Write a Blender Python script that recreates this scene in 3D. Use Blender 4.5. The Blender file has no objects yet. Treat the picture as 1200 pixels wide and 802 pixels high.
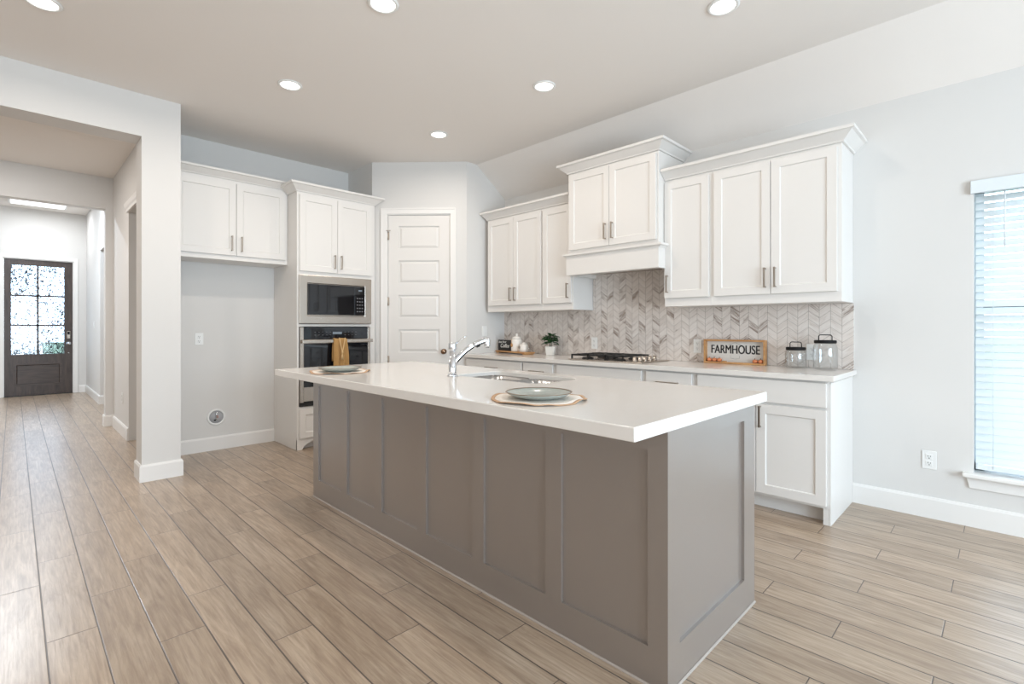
import bpy, bmesh, math, random
from mathutils import Vector, Matrix
random.seed(7)
C = bpy.context.scene.collection
SC = bpy.context.scene
PI = math.pi

# ---------------------------------------------------------------- camera, world, daylight, exposure
cam_d = bpy.data.cameras.new('camera'); cam = bpy.data.objects.new('camera', cam_d); C.objects.link(cam)
cam.location = (0, 0, 1.22)
cam.rotation_euler = (PI / 2, 0, -math.radians(45.13))
cam_d.sensor_width = 36; cam_d.lens = 36 * 582 / 1200
cam_d.shift_y = -18 / 1200
cam_d.clip_start = 0.02
SC.camera = cam
SC.view_settings.view_transform = 'Standard'
SC.view_settings.look = 'None'
SC.view_settings.gamma = 1.0
SC.view_settings.use_curve_mapping = False
SC.view_settings.exposure = 0.06

W = bpy.data.worlds.new('world'); SC.world = W; W.use_nodes = True
bg = W.node_tree.nodes['Background']
bg.inputs[0].default_value = (0.72, 0.86, 1.0, 1); bg.inputs[1].default_value = 6.0

DAY = (0.70, 0.86, 1.0)
def area(name, loc, rot, sx, sy, power, col):
    d = bpy.data.lights.new(name, 'AREA'); d.shape = 'RECTANGLE'; d.size = sx; d.size_y = sy
    d.energy = power; d.color = col
    o = bpy.data.objects.new(name, d); C.objects.link(o); o.location = loc; o.rotation_euler = rot
    return o
# daylight entering by the windows of the wall behind the camera (aims +Y); the next two, from behind left (+Y) and left (+X), are added fill
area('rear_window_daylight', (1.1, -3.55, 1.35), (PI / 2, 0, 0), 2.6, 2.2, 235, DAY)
area('rear_left_fill', (-1.8, -3.55, 1.3), (PI / 2, 0, 0), 2.2, 2.2, 40, (0.92, 0.96, 1.0))  # added fill lamp out of view, no patio opening behind it
area('living_side_fill', (-3.35, 0.6, 1.5), (PI / 2, 0, -PI / 2), 3.6, 2.0, 24, (1.0, 0.95, 0.9))  # added warm fill from the unseen left side, no window there

# ---------------------------------------------------------------- materials
def srgb(r, g, b):
    f = lambda c: (c / 255) / 12.92 if c / 255 <= 0.04045 else ((c / 255 + 0.055) / 1.055) ** 2.4
    return (f(r), f(g), f(b), 1)
def mat(name, col, rough=0.5, metal=0.0, spec=0.5, coat=0.0, noise=0.0, nscale=40, bump=0.0, bscale=200):
    m = bpy.data.materials.new(name); m.use_nodes = True
    nt = m.node_tree; p = nt.nodes['Principled BSDF']
    p.inputs['Base Color'].default_value = col
    p.inputs['Roughness'].default_value = rough; p.inputs['Metallic'].default_value = metal
    p.inputs['Specular IOR Level'].default_value = spec; p.inputs['Coat Weight'].default_value = coat
    tc = nt.nodes.new('ShaderNodeTexCoord')
    if noise:
        n = nt.nodes.new('ShaderNodeTexNoise'); n.inputs['Scale'].default_value = nscale; n.inputs['Detail'].default_value = 4
        nt.links.new(tc.outputs['Object'], n.inputs['Vector'])
        r = nt.nodes.new('ShaderNodeMix'); r.data_type = 'RGBA'
        r.inputs[6].default_value = tuple(c * (1 - noise) for c in col[:3]) + (1,)
        r.inputs[7].default_value = tuple(min(1, c * (1 + noise)) for c in col[:3]) + (1,)
        nt.links.new(n.outputs['Fac'], r.inputs[0]); nt.links.new(r.outputs[2], p.inputs['Base Color'])
    if bump:
        n2 = nt.nodes.new('ShaderNodeTexNoise'); n2.inputs['Scale'].default_value = bscale; n2.inputs['Detail'].default_value = 3
        nt.links.new(tc.outputs['Object'], n2.inputs['Vector'])
        b = nt.nodes.new('ShaderNodeBump'); b.inputs['Strength'].default_value = bump; b.inputs['Distance'].default_value = 0.002
        nt.links.new(n2.outputs['Fac'], b.inputs['Height']); nt.links.new(b.outputs['Normal'], p.inputs['Normal'])
    return m
class NT:
    """small helper for maths in node trees"""
    def __init__(s, m): s.t = m.node_tree; s.p = s.t.nodes['Principled BSDF']
    def n(s, kind, **kw):
        o = s.t.nodes.new(kind)
        for k, v in kw.items(): setattr(o, k, v)
        return o
    def put(s, sock, v):
        if isinstance(v, (int, float, tuple)): sock.default_value = v
        else: s.t.links.new(v, sock)
    def m(s, op, a, b=0.0, c=0.0):
        o = s.n('ShaderNodeMath', operation=op)
        s.put(o.inputs[0], a); s.put(o.inputs[1], b); s.put(o.inputs[2], c)
        return o.outputs[0]
    def mix(s, f, a, b, bt='MIX'):
        o = s.n('ShaderNodeMix', data_type='RGBA', blend_type=bt)
        s.put(o.inputs[0], f); s.put(o.inputs[6], a); s.put(o.inputs[7], b)
        return o.outputs[2]
    def pos(s):
        tc = s.n('ShaderNodeTexCoord'); sp = s.n('ShaderNodeSeparateXYZ')
        s.t.links.new(tc.outputs['Object'], sp.inputs[0]); return sp.outputs
    def comb(s, x, y, z):
        o = s.n('ShaderNodeCombineXYZ'); s.put(o.inputs[0], x); s.put(o.inputs[1], y); s.put(o.inputs[2], z); return o.outputs[0]
    def white(s, v):
        o = s.n('ShaderNodeTexWhiteNoise', noise_dimensions='3D'); s.put(o.inputs['Vector'], v); return o.outputs['Value'], o.outputs['Color']
    def noise(s, v, scale, detail=4, rough=0.5, dist=0.0):
        o = s.n('ShaderNodeTexNoise'); s.put(o.inputs['Vector'], v)
        o.inputs['Scale'].default_value = scale; o.inputs['Detail'].default_value = detail
        o.inputs['Roughness'].default_value = rough; o.inputs['Distortion'].default_value = dist
        return o.outputs['Fac']
    def ramp(s, f, stops):
        o = s.n('ShaderNodeValToRGB'); s.put(o.inputs[0], f)
        e = o.color_ramp.elements
        while len(e) < len(stops): e.new(0.5)
        for k, (p, c) in enumerate(stops): e[k].position = p; e[k].color = c
        return o.outputs[0]

M = {}
M['wall'] = mat('wall_paint', srgb(221, 219, 216), 0.75, spec=0.25, bump=0.15, bscale=260)
M['ceil'] = mat('ceiling_paint', srgb(241, 236, 231), 0.9, spec=0.15, bump=0.2, bscale=180)
M['trim'] = mat('trim_paint', srgb(236, 234, 231), 0.4, spec=0.4)
M['cab'] = mat('cabinet_paint', srgb(229, 226, 222), 0.38, spec=0.4)
M['taupe'] = mat('island_paint', srgb(124, 114, 107), 0.36, spec=0.8, coat=1.0)
M['taupe'].node_tree.nodes['Principled BSDF'].inputs['Coat Roughness'].default_value = 0.30
M['taupe'].node_tree.nodes['Principled BSDF'].inputs['Coat IOR'].default_value = 2.1
M['quartz'] = mat('white_quartz', srgb(232, 228, 223), 0.12, spec=0.5, noise=0.02, nscale=25)
M['steel'] = mat('stainless_steel', (0.50, 0.45, 0.40, 1), 0.27, metal=1.0)
M['sinksteel'] = mat('sink_steel', (0.40, 0.40, 0.40, 1), 0.25, metal=1.0)
M['chrome'] = mat('chrome', (0.75, 0.77, 0.8, 1), 0.08, metal=1.0)
M['nickel'] = mat('brushed_nickel', (0.42, 0.37, 0.32, 1), 0.3, metal=1.0)
M['bronze'] = mat('knob_bronze', (0.3, 0.2, 0.14, 1), 0.25, metal=1.0)
M['blackglass'] = mat('black_glass', (0.008, 0.008, 0.010, 1), 0.04, spec=0.45)
M['black'] = mat('black_iron', (0.012, 0.012, 0.012, 1), 0.45)
M['dark'] = mat('dark_gap', (0.03, 0.03, 0.03, 1), 0.7)
M['white'] = mat('white_plastic', srgb(238, 238, 236), 0.35)
M['ceram'] = mat('white_ceramic', srgb(236, 231, 224), 0.2, noise=0.02)
M['plate'] = mat('grey_green_glaze', srgb(166, 172, 166), 0.15, noise=0.12, nscale=60)
M['platerim'] = mat('brown_plate_edge', srgb(120, 98, 78), 0.3)
M['mat'] = mat('cream_woven_cloth', srgb(236, 228, 218), 0.9, noise=0.06, nscale=300, bump=0.5, bscale=500)
M['matrim'] = mat('tan_woven_edge', srgb(196, 160, 128), 0.9, noise=0.1, nscale=200, bump=0.5, bscale=400)
M['towel'] = mat('mustard_linen', srgb(180, 140, 88), 0.95, noise=0.14, nscale=180, bump=0.6, bscale=500)
M['bead'] = mat('pale_wood_beads', srgb(222, 190, 140), 0.6)
M['pumpkin'] = mat('orange_pumpkin', srgb(214, 132, 88), 0.55, noise=0.1, nscale=60)
M['stem'] = mat('pumpkin_stem', srgb(110, 84, 52), 0.8)
M['leaf'] = mat('dark_green_leaf', srgb(34, 74, 34), 0.4, noise=0.35, nscale=50)
M['chalk'] = mat('black_chalkboard', (0.012, 0.010, 0.010, 1), 0.6)
M['lid'] = mat('black_lid', (0.008, 0.008, 0.008, 1), 0.6, spec=0.2)
M['letter'] = mat('black_letter_paint', (0.01, 0.01, 0.012, 1), 0.6)
M['chalkw'] = mat('white_lettering', srgb(225, 225, 222), 0.8)
M['slot'] = mat('outlet_slots', (0.02, 0.02, 0.02, 1), 0.6)
M['vinyl'] = mat('white_window_vinyl', srgb(225, 232, 236), 0.4)
M['lawn'] = mat('lawn_grass', srgb(46, 70, 34), 0.9, noise=0.3, nscale=8)
M['paving'] = mat('concrete_walk', srgb(190, 188, 184), 0.9, noise=0.06, nscale=6)
M['frost'] = mat('grey_speckled_board', srgb(214, 210, 204), 0.8, noise=0.06, nscale=120)

def wood(name, c0, c1, axis, scale=9, rough=0.5):
    m = mat(name, c0, rough); t = NT(m); x, y, z = t.pos()
    v = [x, y, z]; v[axis] = t.m('MULTIPLY', v[axis], 0.12)
    f = t.noise(t.comb(*v), scale * 4, 6, 0.6, 0.4)
    t.put(t.p.inputs['Base Color'], t.mix(t.ramp(f, [(0.3, (0, 0, 0, 1)), (0.7, (1, 1, 1, 1))]), c0, c1))
    return m
M['oak'] = wood('honey_wood', srgb(168, 118, 72), srgb(204, 158, 106), 0, 10)
M['oakz'] = wood('honey_wood_upright', srgb(168, 118, 72), srgb(204, 158, 106), 2, 10)
M['doorwood'] = wood('dark_stained_wood', srgb(48, 38, 34), srgb(78, 64, 57), 2, 8, 0.35)
M['doorwoodh'] = wood('dark_stained_wood_cross', srgb(48, 38, 34), srgb(78, 64, 57), 0, 8, 0.35)

def floor_material():
    m = mat('wood_look_plank_tile', srgb(180, 160, 142), 0.3); t = NT(m); x, y, z = t.pos()
    P, LN = 0.1553, 0.915
    u = t.m('DIVIDE', t.m('SUBTRACT', x, 0.089), P); col = t.m('FLOOR', u); fu = t.m('SUBTRACT', u, col)
    v = t.m('DIVIDE', t.m('SUBTRACT', y, t.m('ADD', 2.62, t.m('MULTIPLY', col, 0.305))), LN)
    row = t.m('FLOOR', v); fv = t.m('SUBTRACT', v, row)
    du = t.m('MULTIPLY', t.m('MINIMUM', fu, t.m('SUBTRACT', 1.0, fu)), P)
    dv = t.m('MULTIPLY', t.m('MINIMUM', fv, t.m('SUBTRACT', 1.0, fv)), LN)
    d = t.m('MINIMUM', du, dv)
    grout = t.m('MAXIMUM', t.m('LESS_THAN', du, 0.0027), t.m('LESS_THAN', dv, 0.0018))
    rv, rc = t.white(t.comb(col, row, 3.0))
    offs = t.m('MULTIPLY', rv, 37.0)
    g1 = t.noise(t.comb(t.m('ADD', t.m('MULTIPLY', x, 13.0), offs), t.m('ADD', t.m('MULTIPLY', y, 1.6), offs), 0.0), 1.6, 7, 0.62, 1.1)
    g2 = t.noise(t.comb(t.m('MULTIPLY', x, 70.0), t.m('ADD', t.m('MULTIPLY', y, 3.0), offs), 0.0), 1.5, 5, 0.6, 0.2)
    g3 = t.noise(t.comb(t.m('ADD', x, offs), y, 0.0), 2.2, 3, 0.5, 0.5)
    base = t.ramp(g1, [(0.25, srgb(146, 125, 104)), (0.5, srgb(176, 156, 134)), (0.78, srgb(199, 181, 160))])
    base = t.mix(t.m('MULTIPLY', t.ramp(g2, [(0.42, (0, 0, 0, 1)), (0.68, (1, 1, 1, 1))]), 0.55), base, srgb(132, 110, 92))
    tone = t.ramp(t.m('ADD', t.m('MULTIPLY', rv, 0.7), t.m('MULTIPLY', g3, 0.3)), [(0.1, (0.84, 0.825, 0.82, 1)), (0.5, (0.97, 0.965, 0.97, 1)), (0.9, (1.09, 1.085, 1.09, 1))])
    base = t.mix(1.0, base, tone, 'MULTIPLY')
    t.put(t.p.inputs['Base Color'], t.mix(grout, base, srgb(88, 76, 68)))
    t.put(t.p.inputs['Roughness'], t.m('ADD', 0.26, t.m('MULTIPLY', g2, 0.14)))
    t.p.inputs['Coat Weight'].default_value = 0.4; t.p.inputs['Coat Roughness'].default_value = 0.3
    b = t.n('ShaderNodeBump'); b.inputs['Strength'].default_value = 0.5; b.inputs['Distance'].default_value = 0.002
    h = t.m('ADD', t.m('MULTIPLY', t.m('MINIMUM', t.m('DIVIDE', d, 0.004), 1.0), 1.0), t.m('MULTIPLY', g2, 0.25))
    t.put(b.inputs['Height'], h); t.put(t.p.inputs['Normal'], b.outputs[0])
    return m
M['floor'] = floor_material()

def chevron_material():
    m = mat('chevron_marble_mosaic', srgb(205, 198, 192), 0.22); t = NT(m); x, y, z = t.pos()
    w, hh, sl = 0.070, 0.058, 0.75
    u = t.m('DIVIDE', t.m('SUBTRACT', y, 0.750), w); col = t.m('FLOOR', u); fu = t.m('SUBTRACT', u, col)
    tri = t.m('MULTIPLY', t.m('PINGPONG', u, 1.0), w * sl)
    v = t.m('DIVIDE', t.m('ADD', z, tri), hh); row = t.m('FLOOR', v); fv = t.m('SUBTRACT', v, row)
    du = t.m('MULTIPLY', t.m('MINIMUM', fu, t.m('SUBTRACT', 1.0, fu)), w)
    dv = t.m('MULTIPLY', t.m('MINIMUM', fv, t.m('SUBTRACT', 1.0, fv)), hh)
    joint = t.m('LESS_THAN', t.m('MINIMUM', du, dv), 0.0011)
    rv, rc = t.white(t.comb(col, row, 5.0))
    rv2, _ = t.white(t.comb(col, row, 11.0))
    off = t.m('MULTIPLY', rv, 60.0)
    # veins run along the strips
    s = t.m('ADD', z, tri)
    n1 = t.noise(t.comb(off, t.m('MULTIPLY', y, 9.0), t.m('MULTIPLY', s, 55.0)), 1.0, 5, 0.6, 1.2)
    n2 = t.noise(t.comb(y, z, 0.3), 5.0, 4, 0.6, 0.8)
    base = t.ramp(n1, [(0.28, srgb(198, 187, 178)), (0.42, srgb(222, 214, 208)), (0.7, srgb(234, 229, 224))])
    dark = t.m('MULTIPLY', t.m('GREATER_THAN', t.m('ADD', rv2, t.m('MULTIPLY', n2, 0.55)), 1.13), 0.65)
    vein = t.ramp(n1, [(0.40, (1, 1, 1, 1)), (0.55, (0, 0, 0, 1))])
    base = t.mix(t.m('MULTIPLY', dark, vein), base, srgb(120, 98, 84))
    tone = t.ramp(t.m('ADD', t.m('MULTIPLY', rv2, 0.5), t.m('MULTIPLY', n2, 0.5)), [(0.2, (1.02, 1.01, 1.0, 1)), (0.8, (0.90, 0.87, 0.85, 1))])
    base = t.mix(1.0, base, tone, 'MULTIPLY')
    t.put(t.p.inputs['Base Color'], t.mix(joint, base, srgb(158, 148, 140)))
    b = t.n('ShaderNodeBump'); b.inputs['Strength'].default_value = 0.3; b.inputs['Distance'].default_value = 0.001
    t.put(b.inputs['Height'], t.m('SUBTRACT', 1.0, joint)); t.put(t.p.inputs['Normal'], b.outputs[0])
    return m
M['chevron'] = chevron_material()

def thin_glass(name, tint=(1, 1, 1, 1), gloss=0.08):
    m = bpy.data.materials.new(name); m.use_nodes = True; nt = m.node_tree; nt.nodes.clear()
    out = nt.nodes.new('ShaderNodeOutputMaterial'); mx = nt.nodes.new('ShaderNodeMixShader')
    tr = nt.nodes.new('ShaderNodeBsdfTransparent'); tr.inputs[0].default_value = tint
    gl = nt.nodes.new('ShaderNodeBsdfGlossy'); gl.inputs['Roughness'].default_value = 0.02
    lw = nt.nodes.new('ShaderNodeLayerWeight'); lw.inputs[0].default_value = 0.25
    mm = nt.nodes.new('ShaderNodeMath'); mm.operation = 'MULTIPLY_ADD'; mm.inputs[1].default_value = 0.45; mm.inputs[2].default_value = gloss
    nt.links.new(lw.outputs['Facing'], mm.inputs[0]); nt.links.new(mm.outputs[0], mx.inputs[0])
    nt.links.new(tr.outputs[0], mx.inputs[1]); nt.links.new(gl.outputs[0], mx.inputs[2]); nt.links.new(mx.outputs[0], out.inputs[0])
    return m
M['glass'] = thin_glass('window_glass')
M['jarglass'] = thin_glass('jar_glass', (0.985, 0.99, 0.99, 1), 0.05)

def rain_glass():
    m = bpy.data.materials.new('rain_textured_glass'); m.use_nodes = True; nt = m.node_tree
    nt.nodes.clear(); t = NT.__new__(NT); t.t = nt
    x, y, z = t.pos()
    f = t.noise(t.comb(x, 0.0, t.m('MULTIPLY', z, 0.7)), 15.0, 2, 0.5, 2.0)
    lines = t.ramp(f, [(0.41, (0.9, 0.95, 1, 1)), (0.47, (0.022, 0.03, 0.042, 1)), (0.51, (0.022, 0.03, 0.042, 1)), (0.57, (0.9, 0.95, 1, 1))])
    tr = t.n('ShaderNodeBsdfTransparent'); t.put(tr.inputs[0], lines)
    rf = t.n('ShaderNodeBsdfGlossy'); rf.inputs['Roughness'].default_value = 0.1
    mx = t.n('ShaderNodeMixShader'); mx.inputs[0].default_value = 0.05
    nt.links.new(tr.outputs[0], mx.inputs[1]); nt.links.new(rf.outputs[0], mx.inputs[2])
    o = t.n('ShaderNodeOutputMaterial'); nt.links.new(mx.outputs[0], o.inputs[0])
    return m
M['rain'] = rain_glass()

def slat_material():
    m = mat('white_blind_slats', srgb(232, 238, 240), 0.45); nt = m.node_tree; p = nt.nodes['Principled BSDF']
    out = [n for n in nt.nodes if n.type == 'OUTPUT_MATERIAL'][0]
    tl = nt.nodes.new('ShaderNodeBsdfTranslucent'); tl.inputs[0].default_value = (0.82, 0.93, 0.97, 1)
    mx = nt.nodes.new('ShaderNodeMixShader'); mx.inputs[0].default_value = 0.10
    nt.links.new(p.outputs[0], mx.inputs[1]); nt.links.new(tl.outputs[0], mx.inputs[2]); nt.links.new(mx.outputs[0], out.inputs[0])
    return m
M['slat'] = slat_material()

def emit(name, col, s):
    m = bpy.data.materials.new(name); m.use_nodes = True
    p = m.node_tree.nodes['Principled BSDF']
    p.inputs['Base Color'].default_value = (0.9, 0.9, 0.9, 1)
    p.inputs['Emission Color'].default_value = col; p.inputs['Emission Strength'].default_value = s
    return m
M['lens'] = emit('lit_lamp_lens', (1.0, 0.96, 0.9, 1), 6.0)
M['panel'] = emit('lit_entry_panel', (0.95, 0.97, 1.0, 1), 1.4)
M['clock'] = emit('oven_display_glow', (0.7, 0.85, 1.0, 1), 0.12)
M['clock'].node_tree.nodes['Principled BSDF'].inputs['Base Color'].default_value = (0.1, 0.12, 0.14, 1)

# ---------------------------------------------------------------- mesh helpers
class MB:
    def __init__(s): s.v = []; s.f = []; s.sm = []
    def add(s, vs, fs, smooth=False):
        o = len(s.v); s.v += [tuple(v) for v in vs]
        for f in fs: s.f.append([o + i for i in f]); s.sm.append(smooth)
        return s
    def box(s, x0, x1, y0, y1, z0, z1):
        vs = [(x, y, z) for z in (z0, z1) for y in (y0, y1) for x in (x0, x1)]
        return s.add(vs, [(0, 2, 3, 1), (4, 5, 7, 6), (0, 1, 5, 4), (2, 6, 7, 3), (0, 4, 6, 2), (1, 3, 7, 5)])
    def poly(s, pts, h0, h1, axis='z'):
        """prism of a flat outline (counter-clockwise)"""
        n = len(pts)
        f = {'z': lambda a, b, h: (a, b, h), 'x': lambda a, b, h: (h, a, b), 'y': lambda a, b, h: (a, h, b)}[axis]
        vs = [f(a, b, h0) for a, b in pts] + [f(a, b, h1) for a, b in pts]
        fs = [list(range(n))[::-1], list(range(n, 2 * n))] + [(i, (i + 1) % n, n + (i + 1) % n, n + i) for i in range(n)]
        return s.add(vs, fs)
    def lathe(s, prof, n=32, c=(0, 0, 0), axis='z', smooth=True):
        """prof: (radius, height) list from bottom to top"""
        vs = []
        for r, h in prof:
            for k in range(n):
                a = 2 * PI * k / n; p = (r * math.cos(a), r * math.sin(a), h)
                if axis == 'y': p = (p[0], -p[2], p[1])
                elif axis == 'x': p = (p[2], p[1], -p[0])
                vs.append((p[0] + c[0], p[1] + c[1], p[2] + c[2]))
        fs = []
        for j in range(len(prof) - 1):
            for k in range(n):
                a, b = j * n + k, j * n + (k + 1) % n; fs.append((a, b, b + n, a + n))
        s.add(vs, fs, smooth)
        caps = []
        if prof[0] == prof[-1]: return s
        if prof[0][0] > 1e-6: caps.append(list(range(n))[::-1])
        if prof[-1][0] > 1e-6: caps.append([(len(prof) - 1) * n + k for k in range(n)])
        o = len(s.v) - len(vs)
        for cp in caps: s.f.append([o + i for i in cp]); s.sm.append(False)
        return s
    def tube(s, pts, r, n=10, caps=True):
        pts = [Vector(p) for p in pts]; R = r if isinstance(r, (list, tuple)) else [r] * len(pts)
        vs = []; up = None
        for i, p in enumerate(pts):
            d = (pts[min(i + 1, len(pts) - 1)] - pts[max(i - 1, 0)]).normalized()
            if up is None:
                up = Vector((0, 0, 1)) if abs(d.z) < 0.9 else Vector((1, 0, 0))
            a = (up - d * up.dot(d)).normalized(); b = d.cross(a); up = a
            for k in range(n):
                t = 2 * PI * k / n; vs.append(p + (a * math.cos(t) + b * math.sin(t)) * R[i])
        fs = []
        for j in range(len(pts) - 1):
            for k in range(n):
                q, w = j * n + k, j * n + (k + 1) % n; fs.append((q, w, w + n, q + n))
        s.add(vs, fs, True)
        if caps:
            o = len(s.v) - len(vs); m = len(pts) - 1
            s.f.append([o + k for k in range(n)][::-1]); s.sm.append(False)
            s.f.append([o + m * n + k for k in range(n)]); s.sm.append(False)
        return s
    def ball(s, c, r, n=12, m=8, sq=(1, 1, 1)):
        prof = [(math.sin(PI * j / m) * r, -math.cos(PI * j / m) * r) for j in range(m + 1)]
        t = MB(); t.lathe([(max(a, 1e-7), b) for a, b in prof], n)
        return s.add([(v[0] * sq[0] + c[0], v[1] * sq[1] + c[1], v[2] * sq[2] + c[2]) for v in t.v], t.f, True)
    def shaker(s, x0, x1, z0, z1, y0=0.0, t=0.02, fw=0.058, rec=0.009, bev=0.004):
        """framed front with a sunken flat panel, facing -y"""
        a = [(x0, z0), (x1, z0), (x1, z1), (x0, z1)]
        b = [(x0 + fw, z0 + fw), (x1 - fw, z0 + fw), (x1 - fw, z1 - fw), (x0 + fw, z1 - fw)]
        e = fw + bev
        c = [(x0 + e, z0 + e), (x1 - e, z0 + e), (x1 - e, z1 - e), (x0 + e, z1 - e)]
        vs = [(p[0], y0, p[1]) for p in a] + [(p[0], y0, p[1]) for p in b] + [(p[0], y0 + rec, p[1]) for p in c] + [(p[0], y0 + t, p[1]) for p in a]
        fs = []
        for i in range(4):
            j = (i + 1) % 4
            fs += [(i, j, 4 + j, 4 + i), (4 + i, 4 + j, 8 + j, 8 + i), (12 + i, 12 + j, j, i)]
        fs += [(8, 9, 10, 11), (15, 14, 13, 12)]
        return s.add(vs, fs)
    def sweep(s, path, prof, ext=(0, 0)):
        """profile (out, up) swept along a plan path with mitred corners; out is to the right of travel. ext mitres free ends"""
        P = [Vector((p[0], p[1])) for p in path]; z = path[0][2] if len(path[0]) > 2 else 0
        n = len(P); rings = []
        for i, p in enumerate(P):
            d0 = (P[i] - P[i - 1]).normalized() if i else None
            d1 = (P[i + 1] - P[i]).normalized() if i < n - 1 else None
            nr = lambda d: Vector((d.y, -d.x))
            if d0 is None: o = nr(d1) - d1 * ext[0]
            elif d1 is None: o = nr(d0) + d0 * ext[1]
            else:
                o = nr(d0) + nr(d1); o = o / (o.dot(nr(d0)))
            rings.append([(p.x + o.x * a, p.y + o.y * a, z + b) for a, b in prof])
        k = len(prof); vs = [v for r in rings for v in r]; fs = []
        for i in range(n - 1):
            for j in range(k):
                q = (j + 1) % k
                fs.append((i * k + j, i * k + q, (i + 1) * k + q, (i + 1) * k + j))
        fs += [list(range(k)), [(n - 1) * k + j for j in range(k)][::-1]]
        return s.add(vs, fs)

def obj(name, mb, m, parent=None, bevel=0.0, seg=2, fix=True):
    me = bpy.data.meshes.new(name); me.from_pydata(mb.v, [], mb.f); me.update()
    for p, sm in zip(me.polygons, mb.sm): p.use_smooth = sm
    if fix:
        bm = bmesh.new(); bm.from_mesh(me); bmesh.ops.recalc_face_normals(bm, faces=bm.faces); bm.to_mesh(me); bm.free()
    me.materials.append(M[m] if isinstance(m, str) else m)
    o = bpy.data.objects.new(name, me); C.objects.link(o)
    if parent: o.parent = parent
    if bevel:
        b = o.modifiers.new('bevel', 'BEVEL'); b.width = bevel; b.segments = seg; b.limit_method = 'ANGLE'; b.angle_limit = math.radians(40)
    return o
def tag(o, label, cat, group=None):
    o['label'] = label; o['category'] = cat
    if group: o['group'] = group
    return o
def thing(name, label, cat, loc=(0, 0, 0), rz=0.0, group=None):
    o = bpy.data.objects.new(name, None); C.objects.link(o); o.location = loc; o.rotation_euler = (0, 0, rz)
    o.empty_display_size = 0.1
    return tag(o, label, cat, group)
def struct(name, mb, m, parent=None, bevel=0.0):
    o = obj(name, mb, m, parent, bevel)
    if not parent: o['kind'] = 'structure'
    return o
def at(o, loc, rz=0.0):
    o.location = loc; o.rotation_euler = (0, 0, rz); return o
FACE_X = -PI / 2       # local x runs along -Y, local y runs into the wall (+X): for units on the right wall
RIGHT = 4.13

# ---------------------------------------------------------------- the room shell
CEIL = 3.045
struct('floor', MB().box(-3.5, 4.3, -3.75, 12.35, -0.1, 0), 'floor')
mb = MB()
mb.poly([(-3.5, CEIL), (3.685, CEIL), (RIGHT + 0.2, 2.73 - 0.14), (RIGHT + 0.2, CEIL + 0.15), (-3.5, CEIL + 0.15)], -3.75, 7.85, 'y')
struct('ceiling', mb, 'ceil')
struct('ceiling_entry', MB().box(-1.6, 3.0, 7.8, 12.4, 3.30, 3.4), 'ceil')

WY0, WY1, WZ0, WZ1 = -0.77, 0.141, 0.327, 2.095
mb = MB()
mb.box(RIGHT, RIGHT + 0.16, WY1, 5.7, 0, 2.85).box(RIGHT, RIGHT + 0.16, -3.75, WY0, 0, 2.85)
mb.box(RIGHT, RIGHT + 0.16, WY0, WY1, 0, WZ0).box(RIGHT, RIGHT + 0.16, WY0, WY1, WZ1, 2.85)
struct('wall_right', mb, 'wall')
struct('wall_back', MB().box(0.87, RIGHT + 0.16, 5.55, 5.67, 0, CEIL + .02), 'wall')
# opening wall between kitchen and hall: post + lintel
mb = MB()
mb.poly([(0.71, 4.80), (0.97, 4.80), (0.97, 5.55), (0.87, 5.55), (0.87, 5.04), (0.71, 5.04)], 0, CEIL + .01)
mb.box(-3.5, 0.71, 4.80, 5.04, 2.713, CEIL + .01)
mb.box(-3.5, -1.7, 4.80, 5.04, 0, 2.713)
struct('wall_hall', mb, 'wall')
mb = MB()
mb.box(0.87, 0.99, 6.64, 7.80, 0, CEIL + .01).box(0.87, 0.99, 5.67, 6.64, 2.44, CEIL + .01)
struct('wall_hallside', mb, 'wall')
struct('trim_1', MB().sweep([(0.87, 6.67, 2.44), (0.87, 5.67, 2.44)], [(0, 0), (0.018, 0), (0.018, 0.03), (0.03, 0.045), (0.038, 0.07), (0.038, 0.085), (0, 0.085)]), 'trim')
mb = MB().box(0.99, 2.4, 6.64, 6.76, 0, CEIL).box(2.3, 2.4, 5.67, 6.64, 0, CEIL)
struct('wall_closet', mb, 'wall')
mb = MB()
mb.box(0.795, 0.99, 7.80, 7.95, 0, 3.35).box(-3.5, 0.795, 7.80, 7.95, 2.66, 3.35).box(-3.5, -0.9, 7.80, 7.95, 0, 2.66)
struct('wall_entry', mb, 'wall')
mb = MB()
mb.box(0.965, 1.085, 10.1, 12.2, 0, 3.35).box(0.965, 1.085, 7.95, 9.0, 0, 3.35).box(0.965, 1.085, 9.0, 10.1, 2.42, 3.35)
mb.box(1.085, 2.6, 10.1, 10.2, 0, 3.35).box(1.085, 2.6, 8.9, 9.0, 0, 3.35).box(2.5, 2.6, 9.0, 10.1, 0, 3.35)
mb.box(-1.6, -1.5, 7.95, 12.2, 0, 3.35)
struct('wall_foyer', mb, 'wall')
DX0, DX1, DZ = -0.125, 0.79, 2.415
mb = MB()
mb.box(-1.6, DX0, 12.2, 12.35, 0, 3.35).box(DX1, 3.0, 12.2, 12.35, 0, 3.35).box(DX0, DX1, 12.2, 12.35, DZ, 3.35)
struct('wall_front', mb, 'wall')
struct('wall_left', MB().box(-3.6, -3.5, -3.75, 7.95, 0, 3.2), 'wall')
struct('wall_rear', MB().box(-3.6, 4.3, -3.87, -3.75, 0, 3.2), 'wall')

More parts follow.
